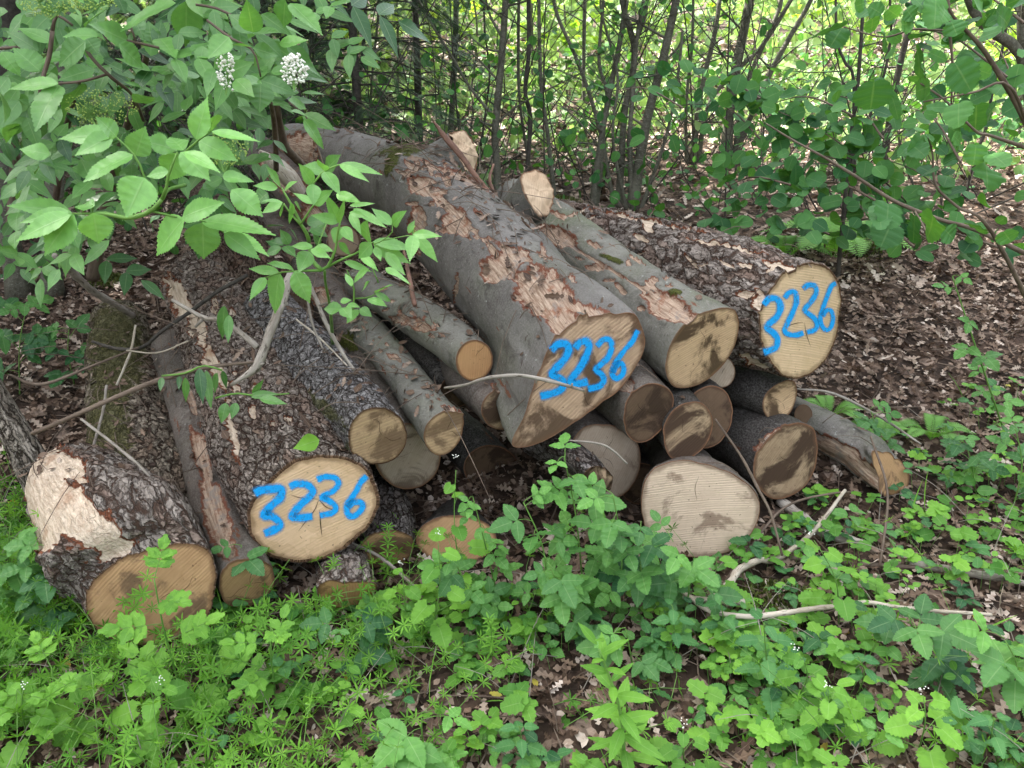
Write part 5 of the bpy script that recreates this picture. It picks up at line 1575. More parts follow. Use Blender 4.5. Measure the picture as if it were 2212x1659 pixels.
def umbel(parent, name, u, v, Y, w_px, h_px, mat, n=150, r=0.0022, stalk=None):
    c = at(u, v, Y)
    k = np.linalg.norm(c - CAM) / FPX
    t_ = rng.random((n, 2))
    a = t_[:, 0] * 6.283
    rr = np.sqrt(t_[:, 1])
    P = c + RT * (rr * np.cos(a) * w_px * k)[:, None] + UP * (rr * np.sin(a) * h_px * k)[:, None] + FWD * rng.normal(0, 0.007, n)[:, None]
    mb = MB()
    ball(mb, P, rng.uniform(0.6, 1.3, n) * r)
    o = mb.build(name, M[mat], parent, smooth=False)
    sk = MB()
    root = c - UP * h_px * k * 1.3
    for _ in range(5):
        hub = c + (RT * rng.uniform(-.6, .6) * w_px + UP * rng.uniform(-.5, .2) * h_px) * k
        tube(sk, [root, hub], [0.0012, 0.0009], 4, 0.05, 0.5, cap=False)
        near = P[np.argsort(np.linalg.norm(P - hub, axis=1))[:n // 5]]
        for q in near[::2]:
            tube(sk, [hub, q], [0.0007, 0.0004], 3, 0.1, 0.5, cap=False)
    sk.build('flower_stalk', M['green_stem'], o)


umbel(t, 'flower_cluster', 636, 150, 1.80, 26, 32, 'flower', 190, 0.0032)
umbel(t, 'flower_cluster', 488, 152, 1.78, 17, 36, 'flower', 120, 0.0030)
umbel(t, 'bud_cluster', 218, 232, 1.9, 66, 34, 'bud', 330, 0.0019)
umbel(t, 'bud_cluster', 485, 322, 1.75, 48, 36, 'bud', 220, 0.0018)
umbel(t, 'bud_cluster', 110, 10, 1.9, 52, 20, 'bud', 260, 0.002)
umbel(t, 'bud_cluster', 195, 6, 1.9, 42, 14, 'bud', 120, 0.002)

t = thing('elder_sprig', 'bright leafy elder sprig reaching out over the middle of the log pile', 'elder sprig', at(700, 620, 1.9))
lb, sb = MB(), MB()
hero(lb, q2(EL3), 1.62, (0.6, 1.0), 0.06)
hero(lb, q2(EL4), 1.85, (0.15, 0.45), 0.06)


def s2(lst):
    k, ox, oy = 0.1984, 548.6, 351.1
    return [(ox + a[0] * k, oy + a[1] * k, a[2] * k, *a[3:]) for a in lst]


stem(s2([(120, 1260, 14), (280, 1200, 18), (440, 1185, 20), (570, 1178, 26), (740, 1172, 34), (800, 1140, 34), (850, 1040, 32), (885, 960, 26), (900, 860, 24), (925, 690, 22), (940, 640, 18)]), 1.62, sb)
stem(s2([(630, 1060, 44, 1.66), (690, 1130, 46), (740, 1172, 44)]), 1.62, sb)
stem(s2([(630, 1060, 44, 1.66), (600, 900, 40, 1.7), (585, 800, 40), (510, 670, 36), (440, 520, 30), (385, 420, 26), (330, 330, 20), (300, 270, 14)]), 1.64, sb)
stem(s2([(510, 670, 24), (650, 460, 18), (700, 400, 10)]), 1.62, sb)
stem(s2([(510, 680, 24), (400, 560, 20), (320, 440, 14)]), 1.62, sb)
stem(s2([(560, 400, 14), (645, 232, 20), (765, 95, 22), (930, 22, 16)]), 1.62, sb)
stem(s2([(800, 1140, 26), (940, 1060, 26), (1090, 1000, 22), (1200, 930, 14), (1290, 870, 12)]), 1.62, sb)
stem(s2([(1300, 890, 12), (1400, 850, 12), (1520, 740, 12), (1505, 685, 10)]), 1.62, sb)
stem(s2([(1400, 850, 12), (1650, 800, 10), (1740, 790, 10)]), 1.62, sb)
stem(s2([(700, 890, 14, 1.75), (790, 660, 14, 1.8)]), 1.75, sb)
stem(s2([(770, 1180, 30, 1.66), (780, 1320, 26, 1.7), (830, 1600, 30, 1.85), (860, 2000, 40, 2.3)]), 1.66, sb)
stem(s2([(1060, 1700, 24), (1090, 1480, 22), (1080, 1330, 18), (1010, 1170, 14)]), 1.68, sb)
stem(s2([(1090, 1480, 16), (1240, 1470, 14), (1330, 1425, 10)]), 1.68, sb)
stem(s2([(1290, 1150, 14), (1355, 1310, 16)]), 1.68, sb)
sb.build('stems', M['green_stem'], t)
lb.build('leaves', M['elder'], t)
umbel(t, 'bud_cluster', 892, 494, 1.62, 7, 9, 'bud', 40, 0.0016)

# ================================================================== HAZEL BOUGHS AT THE RIGHT
HZ = [(1040, 170, 815, 232, 130), (1032, 182, 955, 302, 125), (1005, 60, 890, 135, 90), (1640, -10, 1640, 168, 140), (1232, 120, 1222, 205, 85), (1310, 235, 1312, 330, 90), (1240, 530, 1220, 720, 205), (1510, 290, 1562, 478, 150), (1600, 342, 1715, 392, 60),
      (1762, 405, 1875, 590, 165), (1870, 440, 2005, 482, 85), (1585, 700, 1725, 692, 75), (1350, 600, 1402, 775, 60), (1790, 670, 1782, 810, 140), (1905, 680, 1895, 848, 160), (1545, 885, 1478, 1068, 125), (1590, 895, 1642, 965, 110), (1900, 940, 1888, 1070, 145),
      (1965, 1070, 1985, 1230, 205), (1330, 1320, 1332, 1460, 180), (1272, 1330, 1290, 1450, 120), (1622, 1395, 1612, 1530, 165), (1350, 1448, 1285, 1600, 180), (1500, 1400, 1500, 1570, 120), (1752, 880, 1805, 925, 95), (1120, 40, 1180, 20, 80), (1150, 0, 1155, 50, 60),
      (1450, 60, 1500, 130, 100), (1590, 180, 1530, 130, 80), (1740, 140, 1780, 230, 130), (1700, 60, 1690, 120, 90), (1900, 30, 1960, 90, 120), (1460, 500, 1560, 530, 110), (1420, 160, 1500, 150, 100), (1290, 90, 1210, 40, 90), (1480, 940, 1560, 990, 110), (1560, 1130, 1640, 1100, 100),
      (1700, 1490, 1760, 1550, 120), (2080, 1500, 2130, 1570, 110), (1850, 1450, 1960, 1500, 110), (2000, 1000, 2100, 1060, 110), (1600, 560, 1490, 600, 120), (1540, 620, 1590, 700, 100), (1690, 300, 1600, 260, 100), (1330, 60, 1400, 110, 90), (2050, 100, 2130, 160, 120), (2120, 60, 2200, 20, 120), (1980, 700, 2060, 760, 90), (1840, 540, 1900, 610, 80)]
t = thing('hazel_shrub', 'hazel shrub with large pleated round leaves hanging down at the upper right', 'hazel shrub', gpos(2215, 900))
lb, sb = MB(), MB()
h3 = [(1474.7 + a[0] / 3, a[1] / 3, 1474.7 + a[2] / 3, a[3] / 3, a[4] / 3) for a in HZ]
hero(lb, h3, 2.2, (0.15, 0.85), 0.13, 0.6, 0.5, T_HAZEL, 0.3)


def s4(lst):
    return [(1474.7 + a[0] / 3.0, a[1] / 3.0, a[2] / 3.0, *a[3:]) for a in lst]


stem(s4([(2500, 3300, 60, 2.4), (2480, 2000, 50, 2.4), (2300, 1000, 40, 2.4), (2000, 400, 26, 2.3), (1750, 100, 16), (1720, -40, 14)]), 2.2, sb)
stem(s4([(2290, 980, 24, 2.4), (2000, 880, 16, 2.3), (1900, 850, 14), (1700, 650, 12), (1540, 540, 9)]), 2.2, sb)
stem(s4([(1720, -40, 16), (1730, 200, 16), (1750, 450, 14), (1740, 680, 10)]), 2.2, sb)
stem(s4([(2290, 980, 20, 2.4), (2120, 560, 14), (1880, 600, 12), (1560, 660, 9)]), 2.2, sb)
stem(s4([(2212, 1640, 26), (1900, 1490, 24), (1690, 1430, 22), (1500, 1360, 22), (1330, 1280, 20), (1100, 1130, 18), (900, 1010, 14), (700, 900, 12), (540, 800, 8)]), 2.6, sb)
stem(s4([(2360, 2200, 30, 2.4), (2000, 1500, 20), (1780, 1340, 16), (1640, 1200, 14), (1620, 1000, 10), (1590, 890, 8)]), 2.2, sb)
stem(s4([(1730, 200, 10), (1500, 190, 10), (1300, 240, 9), (1030, 170, 6)]), 2.2, sb)
stem(s4([(1500, 1360, 12, 2.6), (1600, 1550, 12, 2.5), (1480, 1480, 8, 2.4)]), 2.5, sb)
bl = MB()
fb, fd, fs, ft = [], [], [], []
for a, b_, Y, n in (((420, 640), (1500, 1350), 3.3, 70), ((500, 700), (1100, 750), 3.4, 26), ((180, 1280), (700, 1200), 3.3, 26), ((150, 1400), (950, 1520), 3.2, 36), ((700, 1250), (1250, 1300), 3.2, 34), ((900, 620), (1300, 900), 3.3, 30), ((1200, 1000), (1900, 1500), 3.0, 40), ((1400, 700), (1800, 1050), 2.9, 24), ((1000, 1450), (1500, 1600), 3.0, 20),
                    ((1300, 200), (2100, 500), 2.9, 34), ((1900, 200), (2212, 800), 2.9, 30), ((0, 560), (500, 640), 3.6, 20), ((-500, 620), (0, 700), 3.8, 14), ((100, 700), (500, 900), 3.6, 16), ((1500, -50), (2212, 150), 2.8, 30), ((800, 1450), (2100, 1620), 3.0, 36), ((600, 1080), (1200, 1130), 3.3, 30)):
    p0, p1 = at(1474.7 + a[0] / 3, a[1] / 3, Y + 0.2), at(1474.7 + b_[0] / 3, b_[1] / 3, Y - 0.2)
    mid = (p0 + p1) / 2 + A_([0, 0, 0.06])
    P = smooth_path([p1, mid, p0], 30)
    tube(sb, P[::6], np.linspace(0.005, 0.0015, 5), 5, 0.05, 0.5, cap=False)
    for q in range(n):
        b0 = P[rng.integers(0, 30)] + rng.normal(size=3) * A_([0.05, 0.05, 0.05])
        fb.append(b0)
        fd.append(unit(A_([rng.normal(), rng.normal(), -0.4])))
        fs.append(rng.uniform(0.045, 0.085))
        ft.append(rng.uniform(0, 0.75))
fb, fd, fs = A_(fb), A_(fd), A_(fs)
leaves(lb, T_HAZEL_LO, fb, fd, face_n(fb, 0.7, 0.55, 0.35), fs, fs * 0.9, A_(ft), 0.1)
sb.build('branches', M['twig_brown'], t)
lb.build('leaves', M['hazel'], t)

# ================================================================== STICKS
def stick(label, pts, mat, ground=False, name='stick', cat='stick', side=(), lift=0.012):
    P, R = [], []
    for q in pts:
        u, v, wd = q[:3]
        if ground:
            p = gpos(u, v)
            p = p + A_([0, 0, 0.5 * wd * np.linalg.norm(p - CAM) / FPX + (q[3] if len(q) > 3 else lift)])
        else:
            p = at(u, v, q[3])
        P.append(p); R.append(0.5 * wd * np.linalg.norm(p - CAM) / FPX)
    mb = MB()
    tube(mb, P, R, 9, 0.010, 0.5, 0.3)
    for s_ in side:
        P2, R2 = pxp([(a[0], a[1], a[2], a[3]) for a in s_], 2)
        tube(mb, P2, R2, 6, 0.02, 0.5, 0.1)
    o = mb.build(name, M[mat])
    return tag(o, label, cat, 'loose sticks and branches')


stick('pale bent branch lying on the weeds in the right foreground', [(1462, 1328, 9), (1490, 1352, 10), (1530, 1378, 10), (1608, 1390, 11), (1680, 1382, 11), (1741, 1372, 10), (1800, 1366, 10), (1860, 1358, 9), (1920, 1366, 7), (2000, 1375, 7), (2125, 1384, 6)], 'twig_pale', True, lift=0.085)
stick('knobbly pale branch rising from the bent one toward the big dark log', [(1535, 1339, 16), (1570, 1303, 15), (1590, 1273, 15), (1632, 1250, 13), (1675, 1229, 11, 0.03), (1751, 1179, 9, 0.05), (1812, 1126, 6, 0.12)], 'twig_pale', True, lift=0.06)
stick('short broken pale stick beside the knobbly branch', [(1470, 1336, 10), (1530, 1345, 12), (1600, 1350, 14)], 'twig_pale', True, lift=0.07)
stick('long thin brown branch lying across behind the pale branches', [(1508, 1216, 6), (1600, 1214, 7), (1708, 1217, 9), (1908, 1233, 9), (2060, 1240, 8), (2230, 1252, 6)], 'twig_brown', True)
stick('thick grey branch half sunk in leaf litter, right of the pale pinkish log end', [(1680, 1095, 20), (1725, 1130, 22), (1775, 1165, 22), (1870, 1190, 14)], 'twig_grey', True)
stick('grey fallen branch on the litter at the right edge', [(1960, 1228, 14), (2060, 1248, 16), (2160, 1262, 12), (2230, 1278, 12)], 'twig_grey', True)
stick('long grey twig slanting down from under the round golden numbered end', [(700, 1180, 4, 0.10), (740, 1220, 6, 0.10), (821, 1256, 7, 0.09), (887, 1296, 7, 0.06), (937, 1340, 6, 0.04), (951, 1383, 5, 0.0)], 'twig_grey', True)
stick('dry stick on the soil below the slanting grey twig', [(800, 1346, 8), (860, 1330, 7), (930, 1318, 6), (1010, 1310, 4)], 'twig_brown', True)
stick('straight brown stick beside the slanting twig', [(1005, 1296, 4), (975, 1330, 7), (945, 1360, 8)], 'twig_brown', True)
stick('crooked grey twig across the face of the teardrop end', [(960, 838, 5, 1.95), (1000, 832, 6, 1.93), (1060, 815, 8, 1.91), (1120, 811, 8, 1.90), (1165, 818, 9, 1.90), (1210, 829, 8, 1.90), (1262, 844, 6, 1.92)], 'twig_grey', side=[[(1160, 817, 5, 1.9), (1157, 828, 3, 1.9)], [(1235, 836, 5, 1.9), (1236, 828, 4, 1.9)]])
stick('thin curved grey twig before the tall pale brown end', [(1228, 951, 3, 1.96), (1287, 957, 5, 1.95), (1320, 970, 5, 1.95), (1355, 1002, 4, 1.95)], 'twig_grey')
stick('forked grey branch lying over the golden numbered log', [(628, 590, 16, 2.05), (613, 640, 18, 1.98), (590, 700, 18, 1.9), (566, 765, 20, 1.85), (555, 792, 20, 1.84), (530, 812, 12, 1.83), (498, 832, 7, 1.82)], 'twig_grey', side=[[(556, 750, 14, 1.86), (510, 712, 11, 1.9), (470, 690, 11, 1.93), (440, 686, 9, 1.95), (372, 648, 7, 2.0)], [(438, 690, 8, 1.95), (422, 706, 6, 1.95)], [(556, 790, 8, 1.84), (570, 785, 4, 1.83)], [(600, 670, 8, 1.95), (620, 655, 6, 2.0)]])
stick('long straight twig laid across the mossy log and the golden numbered log', [(70, 936, 8, 2.0), (160, 898, 9, 1.97), (250, 858, 9, 1.95), (340, 822, 10, 1.95), (427, 798, 9, 1.93), (490, 788, 7, 1.92), (552, 782, 5, 1.92)], 'twig_brown')
stick('grey brown branch coming down from the elder to the left log ends', [(118, 552, 12, 2.5), (160, 592, 14, 2.6), (200, 628, 14, 2.7), (250, 658, 12, 2.8), (288, 682, 10, 2.9)], 'twig_grey')
stick('dark arched twig over the top of the mossy log', [(200, 738, 5, 2.6), (252, 753, 7, 2.5), (307, 750, 7, 2.45), (350, 715, 7, 2.45), (405, 678, 8, 2.5), (470, 630, 8, 2.55), (535, 594, 8, 2.6)], 'dark_bark')
stick('upright dry twig before the mossy log', [(293, 702, 4, 2.5), (282, 760, 5, 2.45), (252, 832, 4, 2.4)], 'twig_pale')
stick('second upright dry twig lower down, left of the gap beside the mossy log', [(230, 832, 5, 2.2), (222, 890, 5, 2.15), (197, 980, 5, 2.1)], 'twig_grey')
stick('pale thin twig near the gap between the left logs', [(273, 757, 3, 2.3), (340, 762, 3, 2.3), (405, 737, 3, 2.3)], 'twig_pale')
stick('greenish twig slanting across the stripped log to the gap', [(175, 905, 5, 1.95), (240, 955, 6, 1.9), (300, 1005, 6, 1.85), (330, 1038, 4, 1.83)], 'twig_grey')
stick('thick reddish stick leaning on the crotch of the beech trunk', [(936, 262, 5, 2.95), (955, 288, 11, 2.93), (973, 310, 13, 2.9), (1002, 345, 12, 2.88), (1030, 384, 11, 2.86), (1060, 420, 9, 2.86), (1085, 450, 7, 2.85)], 'twig_red')
stick('thin reddish twig in the groove between the two grey trunks', [(1066, 355, 5, 2.95), (1058, 390, 7, 2.9), (1075, 430, 7, 2.86), (1105, 475, 6, 2.8)], 'twig_red')
stick('reddish stick standing in the dark gap left of the beech trunk', [(872, 540, 5, 2.5), (884, 600, 9, 2.4), (896, 660, 10, 2.32)], 'twig_red')
stick('bleached forked stick under the elder sprig', [(655, 590, 7, 2.2), (680, 640, 9, 2.15), (705, 700, 9, 2.1), (735, 755, 8, 2.08), (765, 800, 6, 2.05)], 'twig_grey', side=[[(690, 660, 6, 2.13), (720, 650, 4, 2.1)], [(660, 600, 6, 2.2), (672, 690, 6, 2.15), (700, 760, 4, 2.1)]])
stick('thin pale sticks end leaning behind the dark scaly log', [(640, 690, 4, 2.3), (690, 730, 4, 2.2), (750, 790, 3, 2.1)], 'twig_pale')
stick('thin brown branch over the pale stripped flank', [(20, 810, 5, 2.3), (90, 830, 6, 2.25), (200, 790, 5, 2.3), (300, 750, 4, 2.4)], 'twig_brown')
stick('grey pole lying behind the split half log', [(1760, 890, 16, 2.75), (1830, 915, 16, 2.7), (1900, 945, 14, 2.65), (1950, 960, 10, 2.6)], 'twig_grey')
stick('thin bowed twig leaning against the pale pinkish log end', [(1545, 905, 4, 2.08), (1600, 985, 6, 2.02), (1640, 1060, 6, 1.98), (1665, 1110, 5, 1.95), (1690, 1200, 5, 1.9)], 'twig_brown')
stick('thin twig arching over the litter beside the thick grey branch', [(1560, 1270, 4, 0.01), (1620, 1210, 5, 0.06), (1690, 1150, 5, 0.1), (1790, 1110, 4, 0.08), (1860, 1080, 3, 0.03)], 'twig_brown', True)
stick('brown upright twig in the litter at the right', [(1845, 1110, 4, 0.3), (1890, 1180, 5, 0.2), (1897, 1240, 5, 0.02)], 'twig_brown', True)
stick('bleached branch in front of the far leaf litter', [(1720, 840, 3, 2.6), (1800, 850, 5, 2.6), (1900, 900, 5, 2.6), (1990, 960, 4, 2.5)], 'twig_grey')
stick('torn pale splinter of wood sticking up left of the beech trunk end', [(560, 326, 6, 3.3), (582, 345, 26, 3.3), (610, 368, 36, 3.3), (640, 400, 30, 3.3), (665, 440, 14, 3.3)], 'twig_pale', name='wood_splinter', cat='splinter')

# ================================================================== PLANTS IN FRONT
def grow(base, tip, bend=0.15):
    """stem points from the ground at pixel base up to the tip seen at pixel tip"""
    g0 = gpos(*base)
    e = at(tip[0], tip[1], g0[1] - 0.04)
    m = (g0 + e) / 2 + A_([rng.normal(0, bend * 0.3), -bend * 0.3, 0.05]) * np.linalg.norm(e - g0)
    return g0, smooth_path([g0 - A_([0, 0, 0.02]), m, e], 40)


def plant(name, label, cat, group, base, tip, fn, mat, w=0.003, **kw):
    g0, P = grow(base, tip)
    t = thing(name, label, cat, g0, group)
    sb, lb = MB(), MB()
    tube(sb, P[::4], np.linspace(w, w * 0.5, len(P[::4])), 6, 0.02, 0.5)
    fn(t, P, sb, lb, **kw)
    sb.build('stem', M['green_stem'], t)
    lb.build('leaves', M[mat], t)
    return t


def f_bramble(t, P, sb, lb, n=9, size=0.06, tints=(0.2, 0.9), t0=0.2):
    for q in range(n):
        k = int((t0 + (1 - t0) * (q + rng.random()) / n) * 39)
        b = P[min(k, 39)]
        a = rng.uniform(0, 6.283)
        d = unit(A_([math.cos(a), math.sin(a) * 0.8 - 0.35, rng.uniform(-0.05, 0.5)]))
        pl = size * rng.uniform(0.6, 1.1)
        e = b + d * pl + A_([0, 0, 0.1 * pl])
        tube(sb, [b, (b + e) / 2 + A_([0, 0, 0.006]), e], [0.0013, 0.0011, 0.0009], 4, 0.02, 0.5, cap=False)
        nn = face_n(e, 0.75, 0.55, 0.25)[0]
        d = unit(d - nn * (d @ nn) * 0.8)
        s_ = np.cross(nn, d)
        sz = size * rng.uniform(0.75, 1.2) * (1.0 if k < 33 else 0.7)
        tt = np.clip(rng.uniform(*tints) + (0.25 if k > 32 else 0), 0, 1)
        dd = A_([d, d * 0.25 + s_, d * 0.25 - s_])
        bb = A_([e + d * 0.012, e, e])
        leaves(lb, T_BRAM, bb, dd, A_([nn] * 3) + rng.normal(size=(3, 3)) * 0.15, A_([sz * 1.1, sz, sz]), A_([sz * 0.75, sz * 0.6, sz * 0.6]), np.clip(tt + rng.normal(0, 0.05, 3), 0, 1), 0.14)


def f_mustard(t, P, sb, lb, n=8, size=0.055, tints=(0.3, 0.95), flower=True):
    for q in range(n):
        f = (q + 0.5) / n
        b = P[int((0.05 + 0.85 * f) * 39)]
        a = q * 2.4 + rng.normal(0, 0.4)
        d = unit(A_([math.cos(a), math.sin(a) * 0.8 - 0.2, 0.35]))
        pl = size * (1.1 - 0.8 * f)
        e = b + d * pl
        tube(sb, [b, e], [0.001, 0.0008], 4, 0.02, 0.5, cap=False)
        sz = size * (1.25 - 0.7 * f) * rng.uniform(0.8, 1.15)
        leaves(lb, T_CORD, [e], [d + A_([0, 0, -0.55])], face_n(e, 0.7, 0.6, 0.2), sz, sz * 0.95, rng.uniform(*tints), 0.1)
    if flower:
        fm = MB()
        ball(fm, P[-1] + rng.normal(size=(8, 3)) * A_([0.005, 0.005, 0.005]), 0.0019)
        fm.build('flowers', M['flower'], t, smooth=False)


def f_nettle(t, P, sb, lb, n=6, size=0.06, tints=(0.2, 0.8)):
    for q in range(n):
        f = (q + 0.6) / n
        b = P[int(f * 39)]
        for sg in (0, math.pi):
            a = q * 1.57 + sg + rng.normal(0, 0.15)
            d = unit(A_([math.cos(a), math.sin(a), 0.12]))
            sz = size * (1.15 - 0.55 * f) * rng.uniform(0.85, 1.1)
            e = b + d * sz * 0.3
            tube(sb, [b, e], [0.0009, 0.0007], 4, 0.02, 0.5, cap=False)
            leaves(lb, T_NETT, [e], [d + A_([0, 0, -0.2])], face_n(e, 0.9, 0.3, 0.12), sz, sz * 0.6, rng.uniform(*tints), 0.2)


def f_lance(t, P, sb, lb, n=20, size=0.085, tints=(0.45, 0.95)):
    for q in range(n):
        f = (q + 0.5) / n
        b = P[int((0.25 + 0.75 * f) * 39)]
        a = q * 2.4
        d = unit(A_([math.cos(a), math.sin(a) - 0.2, 0.15 + 0.9 * f ** 3]))
        sz = size * (1.1 - 0.45 * f) * rng.uniform(0.85, 1.1)
        leaves(lb, T_LANC, [b], [d], face_n(b, 0.8, 0.5, 0.15), sz, sz * 0.3, rng.uniform(*tints), 0.32 * (1 - f))


def f_celand(t, P, sb, lb, n=6, size=0.036, tints=(0.45, 0.9)):
    for q in range(n):
        f = (q + 0.6) / n
        b = P[int(f * 39)]
        a = q * 2.4 + rng.normal(0, 0.3)
        d = unit(A_([math.cos(a), math.sin(a) * 0.7 - 0.3, 0.3]))
        L = 0.12 * (1.15 - 0.6 * f)
        e = b + d * L
        tube(sb, [b, e], [0.0012, 0.0008], 4, 0.03, 0.5, cap=False)
        nn = face_n(e, 0.7, 0.6, 0.15)[0]
        s_ = unit(np.cross(nn, d))
        sz = size * (1.2 - 0.5 * f)
        for tp, sg in ((0.45, 1), (0.47, -1), (0.75, 1), (0.77, -1), (1, 0)):
            dd = d * (0.5 if sg else 1) + s_ * sg
            for c_, m in ((0, 1.0), (0.55, 0.7), (-0.55, 0.7)):
                d3 = unit(dd) * math.cos(c_) + np.cross(nn, unit(dd)) * math.sin(c_)
                leaves(lb, T_CORD_LO, [b + d * L * tp + unit(dd) * 0.004], [d3], [nn], sz * m, sz * m * 0.62, np.clip(rng.uniform(*tints), 0, 1), 0.08)


def whorl(lb, c, ax, n, L, tint, tm=T_NARR):
    ax = unit(ax)
    e1 = unit(np.cross(ax, A_([0.3, 0.9, 0.2])))
    e2 = np.cross(ax, e1)
    a = np.arange(n) / n * 6.283 + rng.random() * 6
    d = e1 * np.cos(a)[:, None] + e2 * np.sin(a)[:, None] + ax * 0.35
    leaves(lb, tm, np.repeat(c[None], n, 0), d, np.repeat(ax[None], n, 0), L * rng.uniform(0.85, 1.1, n), L * 0.19, tint, 0.15)


def f_cleaver(t, P, sb, lb, n=7, size=0.034, tints=(0.4, 0.95)):
    for q in range(n):
        k = min(38, int((0.1 + 0.9 * (q + 0.5) / n) * 39))
        whorl(lb, P[k], P[k + 1] - P[k - 1], rng.integers(6, 9), size * (1.15 - 0.5 * q / n), rng.uniform(*tints))


def fern(label, u, v, L, n=6, dirs=None):
    g0 = gpos(u, v)
    t = thing('fern', label, 'fern', g0, 'ferns in the leaf litter')
    for q in range(n):
        a = dirs[q] if dirs else q / n * 6.283 + rng.normal(0, 0.3)
        d = A_([math.cos(a), math.sin(a), 0])
        P = smooth_path([g0, g0 + d * L * 0.45 + A_([0, 0, L * 0.42]), g0 + d * L + A_([0, 0, L * 0.30])], 26)
        sb = MB()
        tube(sb, P[::5], [0.0016] * len(P[::5]), 4, 0.03, 0.5, cap=False)
        s_ = np.cross(ZUP, d)
        k = np.arange(4, 26)
        w_ = L * 0.26 * np.sin(np.linspace(0.5, 3.05, 22))
        T = unit(np.gradient(P, axis=0))[k]
        for sg in (-1, 1):
            dd = s_ * sg + T * 0.4 + A_([0, 0, -0.1])
            leaves(sb, T_COMB, P[k], dd, np.cross(T, s_) * -1 + A_([0, 0, 0.2]), w_, w_ * 0.42 + 0.004, rng.uniform(0.3, 0.9), 0.15)
            leaves(sb, T_NARR, P[k], dd, np.cross(T, s_) * -1 + A_([0, 0, 0.2]), w_, w_ * 0.16 + 0.002, rng.uniform(0.3, 0.9), 0.15)
        sb.build('frond', M['fern'], t)


GB, GM, GN, GC = 'brambles around the pile', 'garlic mustard in the foreground', 'nettles in the foreground', 'cleavers stalks by the logs'
for lab, base, tip, kw in (
        ('tall bramble shoot rising in front of the tall pale brown log end', (1262, 1290), (1212, 955), dict(n=13, size=0.056, tints=(0.45, 1))),
        ('bright bramble shoot left of the tallest one, before the dark hollow', (1170, 1340), (1120, 1060), dict(n=12, size=0.05, tints=(0.35, 0.95))),
        ('bramble shoot between the tall pale brown and the pale pinkish log ends', (1335, 1330), (1318, 1040), dict(n=11, size=0.058, tints=(0.25, 0.9))),
        ('small leaved bramble shoot in the black hollow of the pile', (1080, 1300), (1015, 1050), dict(n=10, size=0.038, tints=(0.55, 1))),
        ('dark bramble shoot against the left rim of the pale pinkish log end', (1400, 1330), (1385, 1105), dict(n=9, size=0.062, tints=(0.0, 0.7))),
        ('low dense bramble under the tallest bramble shoot', (1225, 1385), (1180, 1200), dict(n=9, size=0.052, tints=(0.1, 0.8))),
        ('bramble plant left of the low dense one, before the wide hidden log end', (1060, 1350), (975, 1190), dict(n=10, size=0.05, tints=(0.3, 0.9))),
        ('dark leaved bramble below the pale pinkish log end', (1475, 1345), (1452, 1165), dict(n=9, size=0.06, tints=(0.2, 0.9))),
        ('bramble sprig growing up between the narrow peeling log and the numbered end', (545, 1310), (525, 1165), dict(n=6, size=0.052, tints=(0.1, 0.5))),
        ('dark bramble in the weeds under the slanting grey twig', (752, 1430), (748, 1330), dict(n=8, size=0.052, tints=(0.0, 0.35))),
        ('bramble at the left edge below the stripped log', (50, 1330), (25, 1110), dict(n=10, size=0.062, tints=(0.2, 0.75))),
        ('bramble pressed against the stripped flank of the stout log', (120, 1350), (105, 1170), dict(n=8, size=0.06, tints=(0.1, 0.5))),
        ('bramble with big crinkled dark leaves over the end of the pale bent branch', (1985, 1430), (1960, 1325), dict(n=9, size=0.072, tints=(0.0, 0.45))),
        ('light green bramble in the lower right corner of the clearing', (2185, 1520), (2165, 1370), dict(n=9, size=0.066, tints=(0.5, 1))),
        ('bramble in the litter right of the split half log', (2110, 1060), (2065, 925), dict(n=9, size=0.052, tints=(0.05, 0.5))),
        ('bramble behind the split half log', (1900, 985), (1880, 880), dict(n=9, size=0.05, tints=(0.05, 0.45))),
        ('bramble at the right edge beside the hanging whip', (2185, 1110), (2190, 910), dict(n=9, size=0.056, tints=(0.2, 0.8))),
        ('dark bramble at the left edge before the grey trunk', (40, 850), (60, 650), dict(n=12, size=0.075, tints=(0.0, 0.35))),
        ('dark bramble next to the mossy log, above the leaning ridged trunk', (160, 830), (150, 700), dict(n=9, size=0.07, tints=(0.0, 0.35))),
        ('glossy bramble leaves low down beside the bright lance leaved plant', (1370, 1440), (1350, 1350), dict(n=7, size=0.056, tints=(0.3, 0.8))),
        ('bramble with ribbed light leaves at the bottom, left of the lance leaved plant', (930, 1650), (910, 1540), dict(n=6, size=0.07, tints=(0.6, 1)))):
    plant('bramble', lab, 'bramble', GB, base, tip, f_bramble, 'bramble', 0.003, **kw)
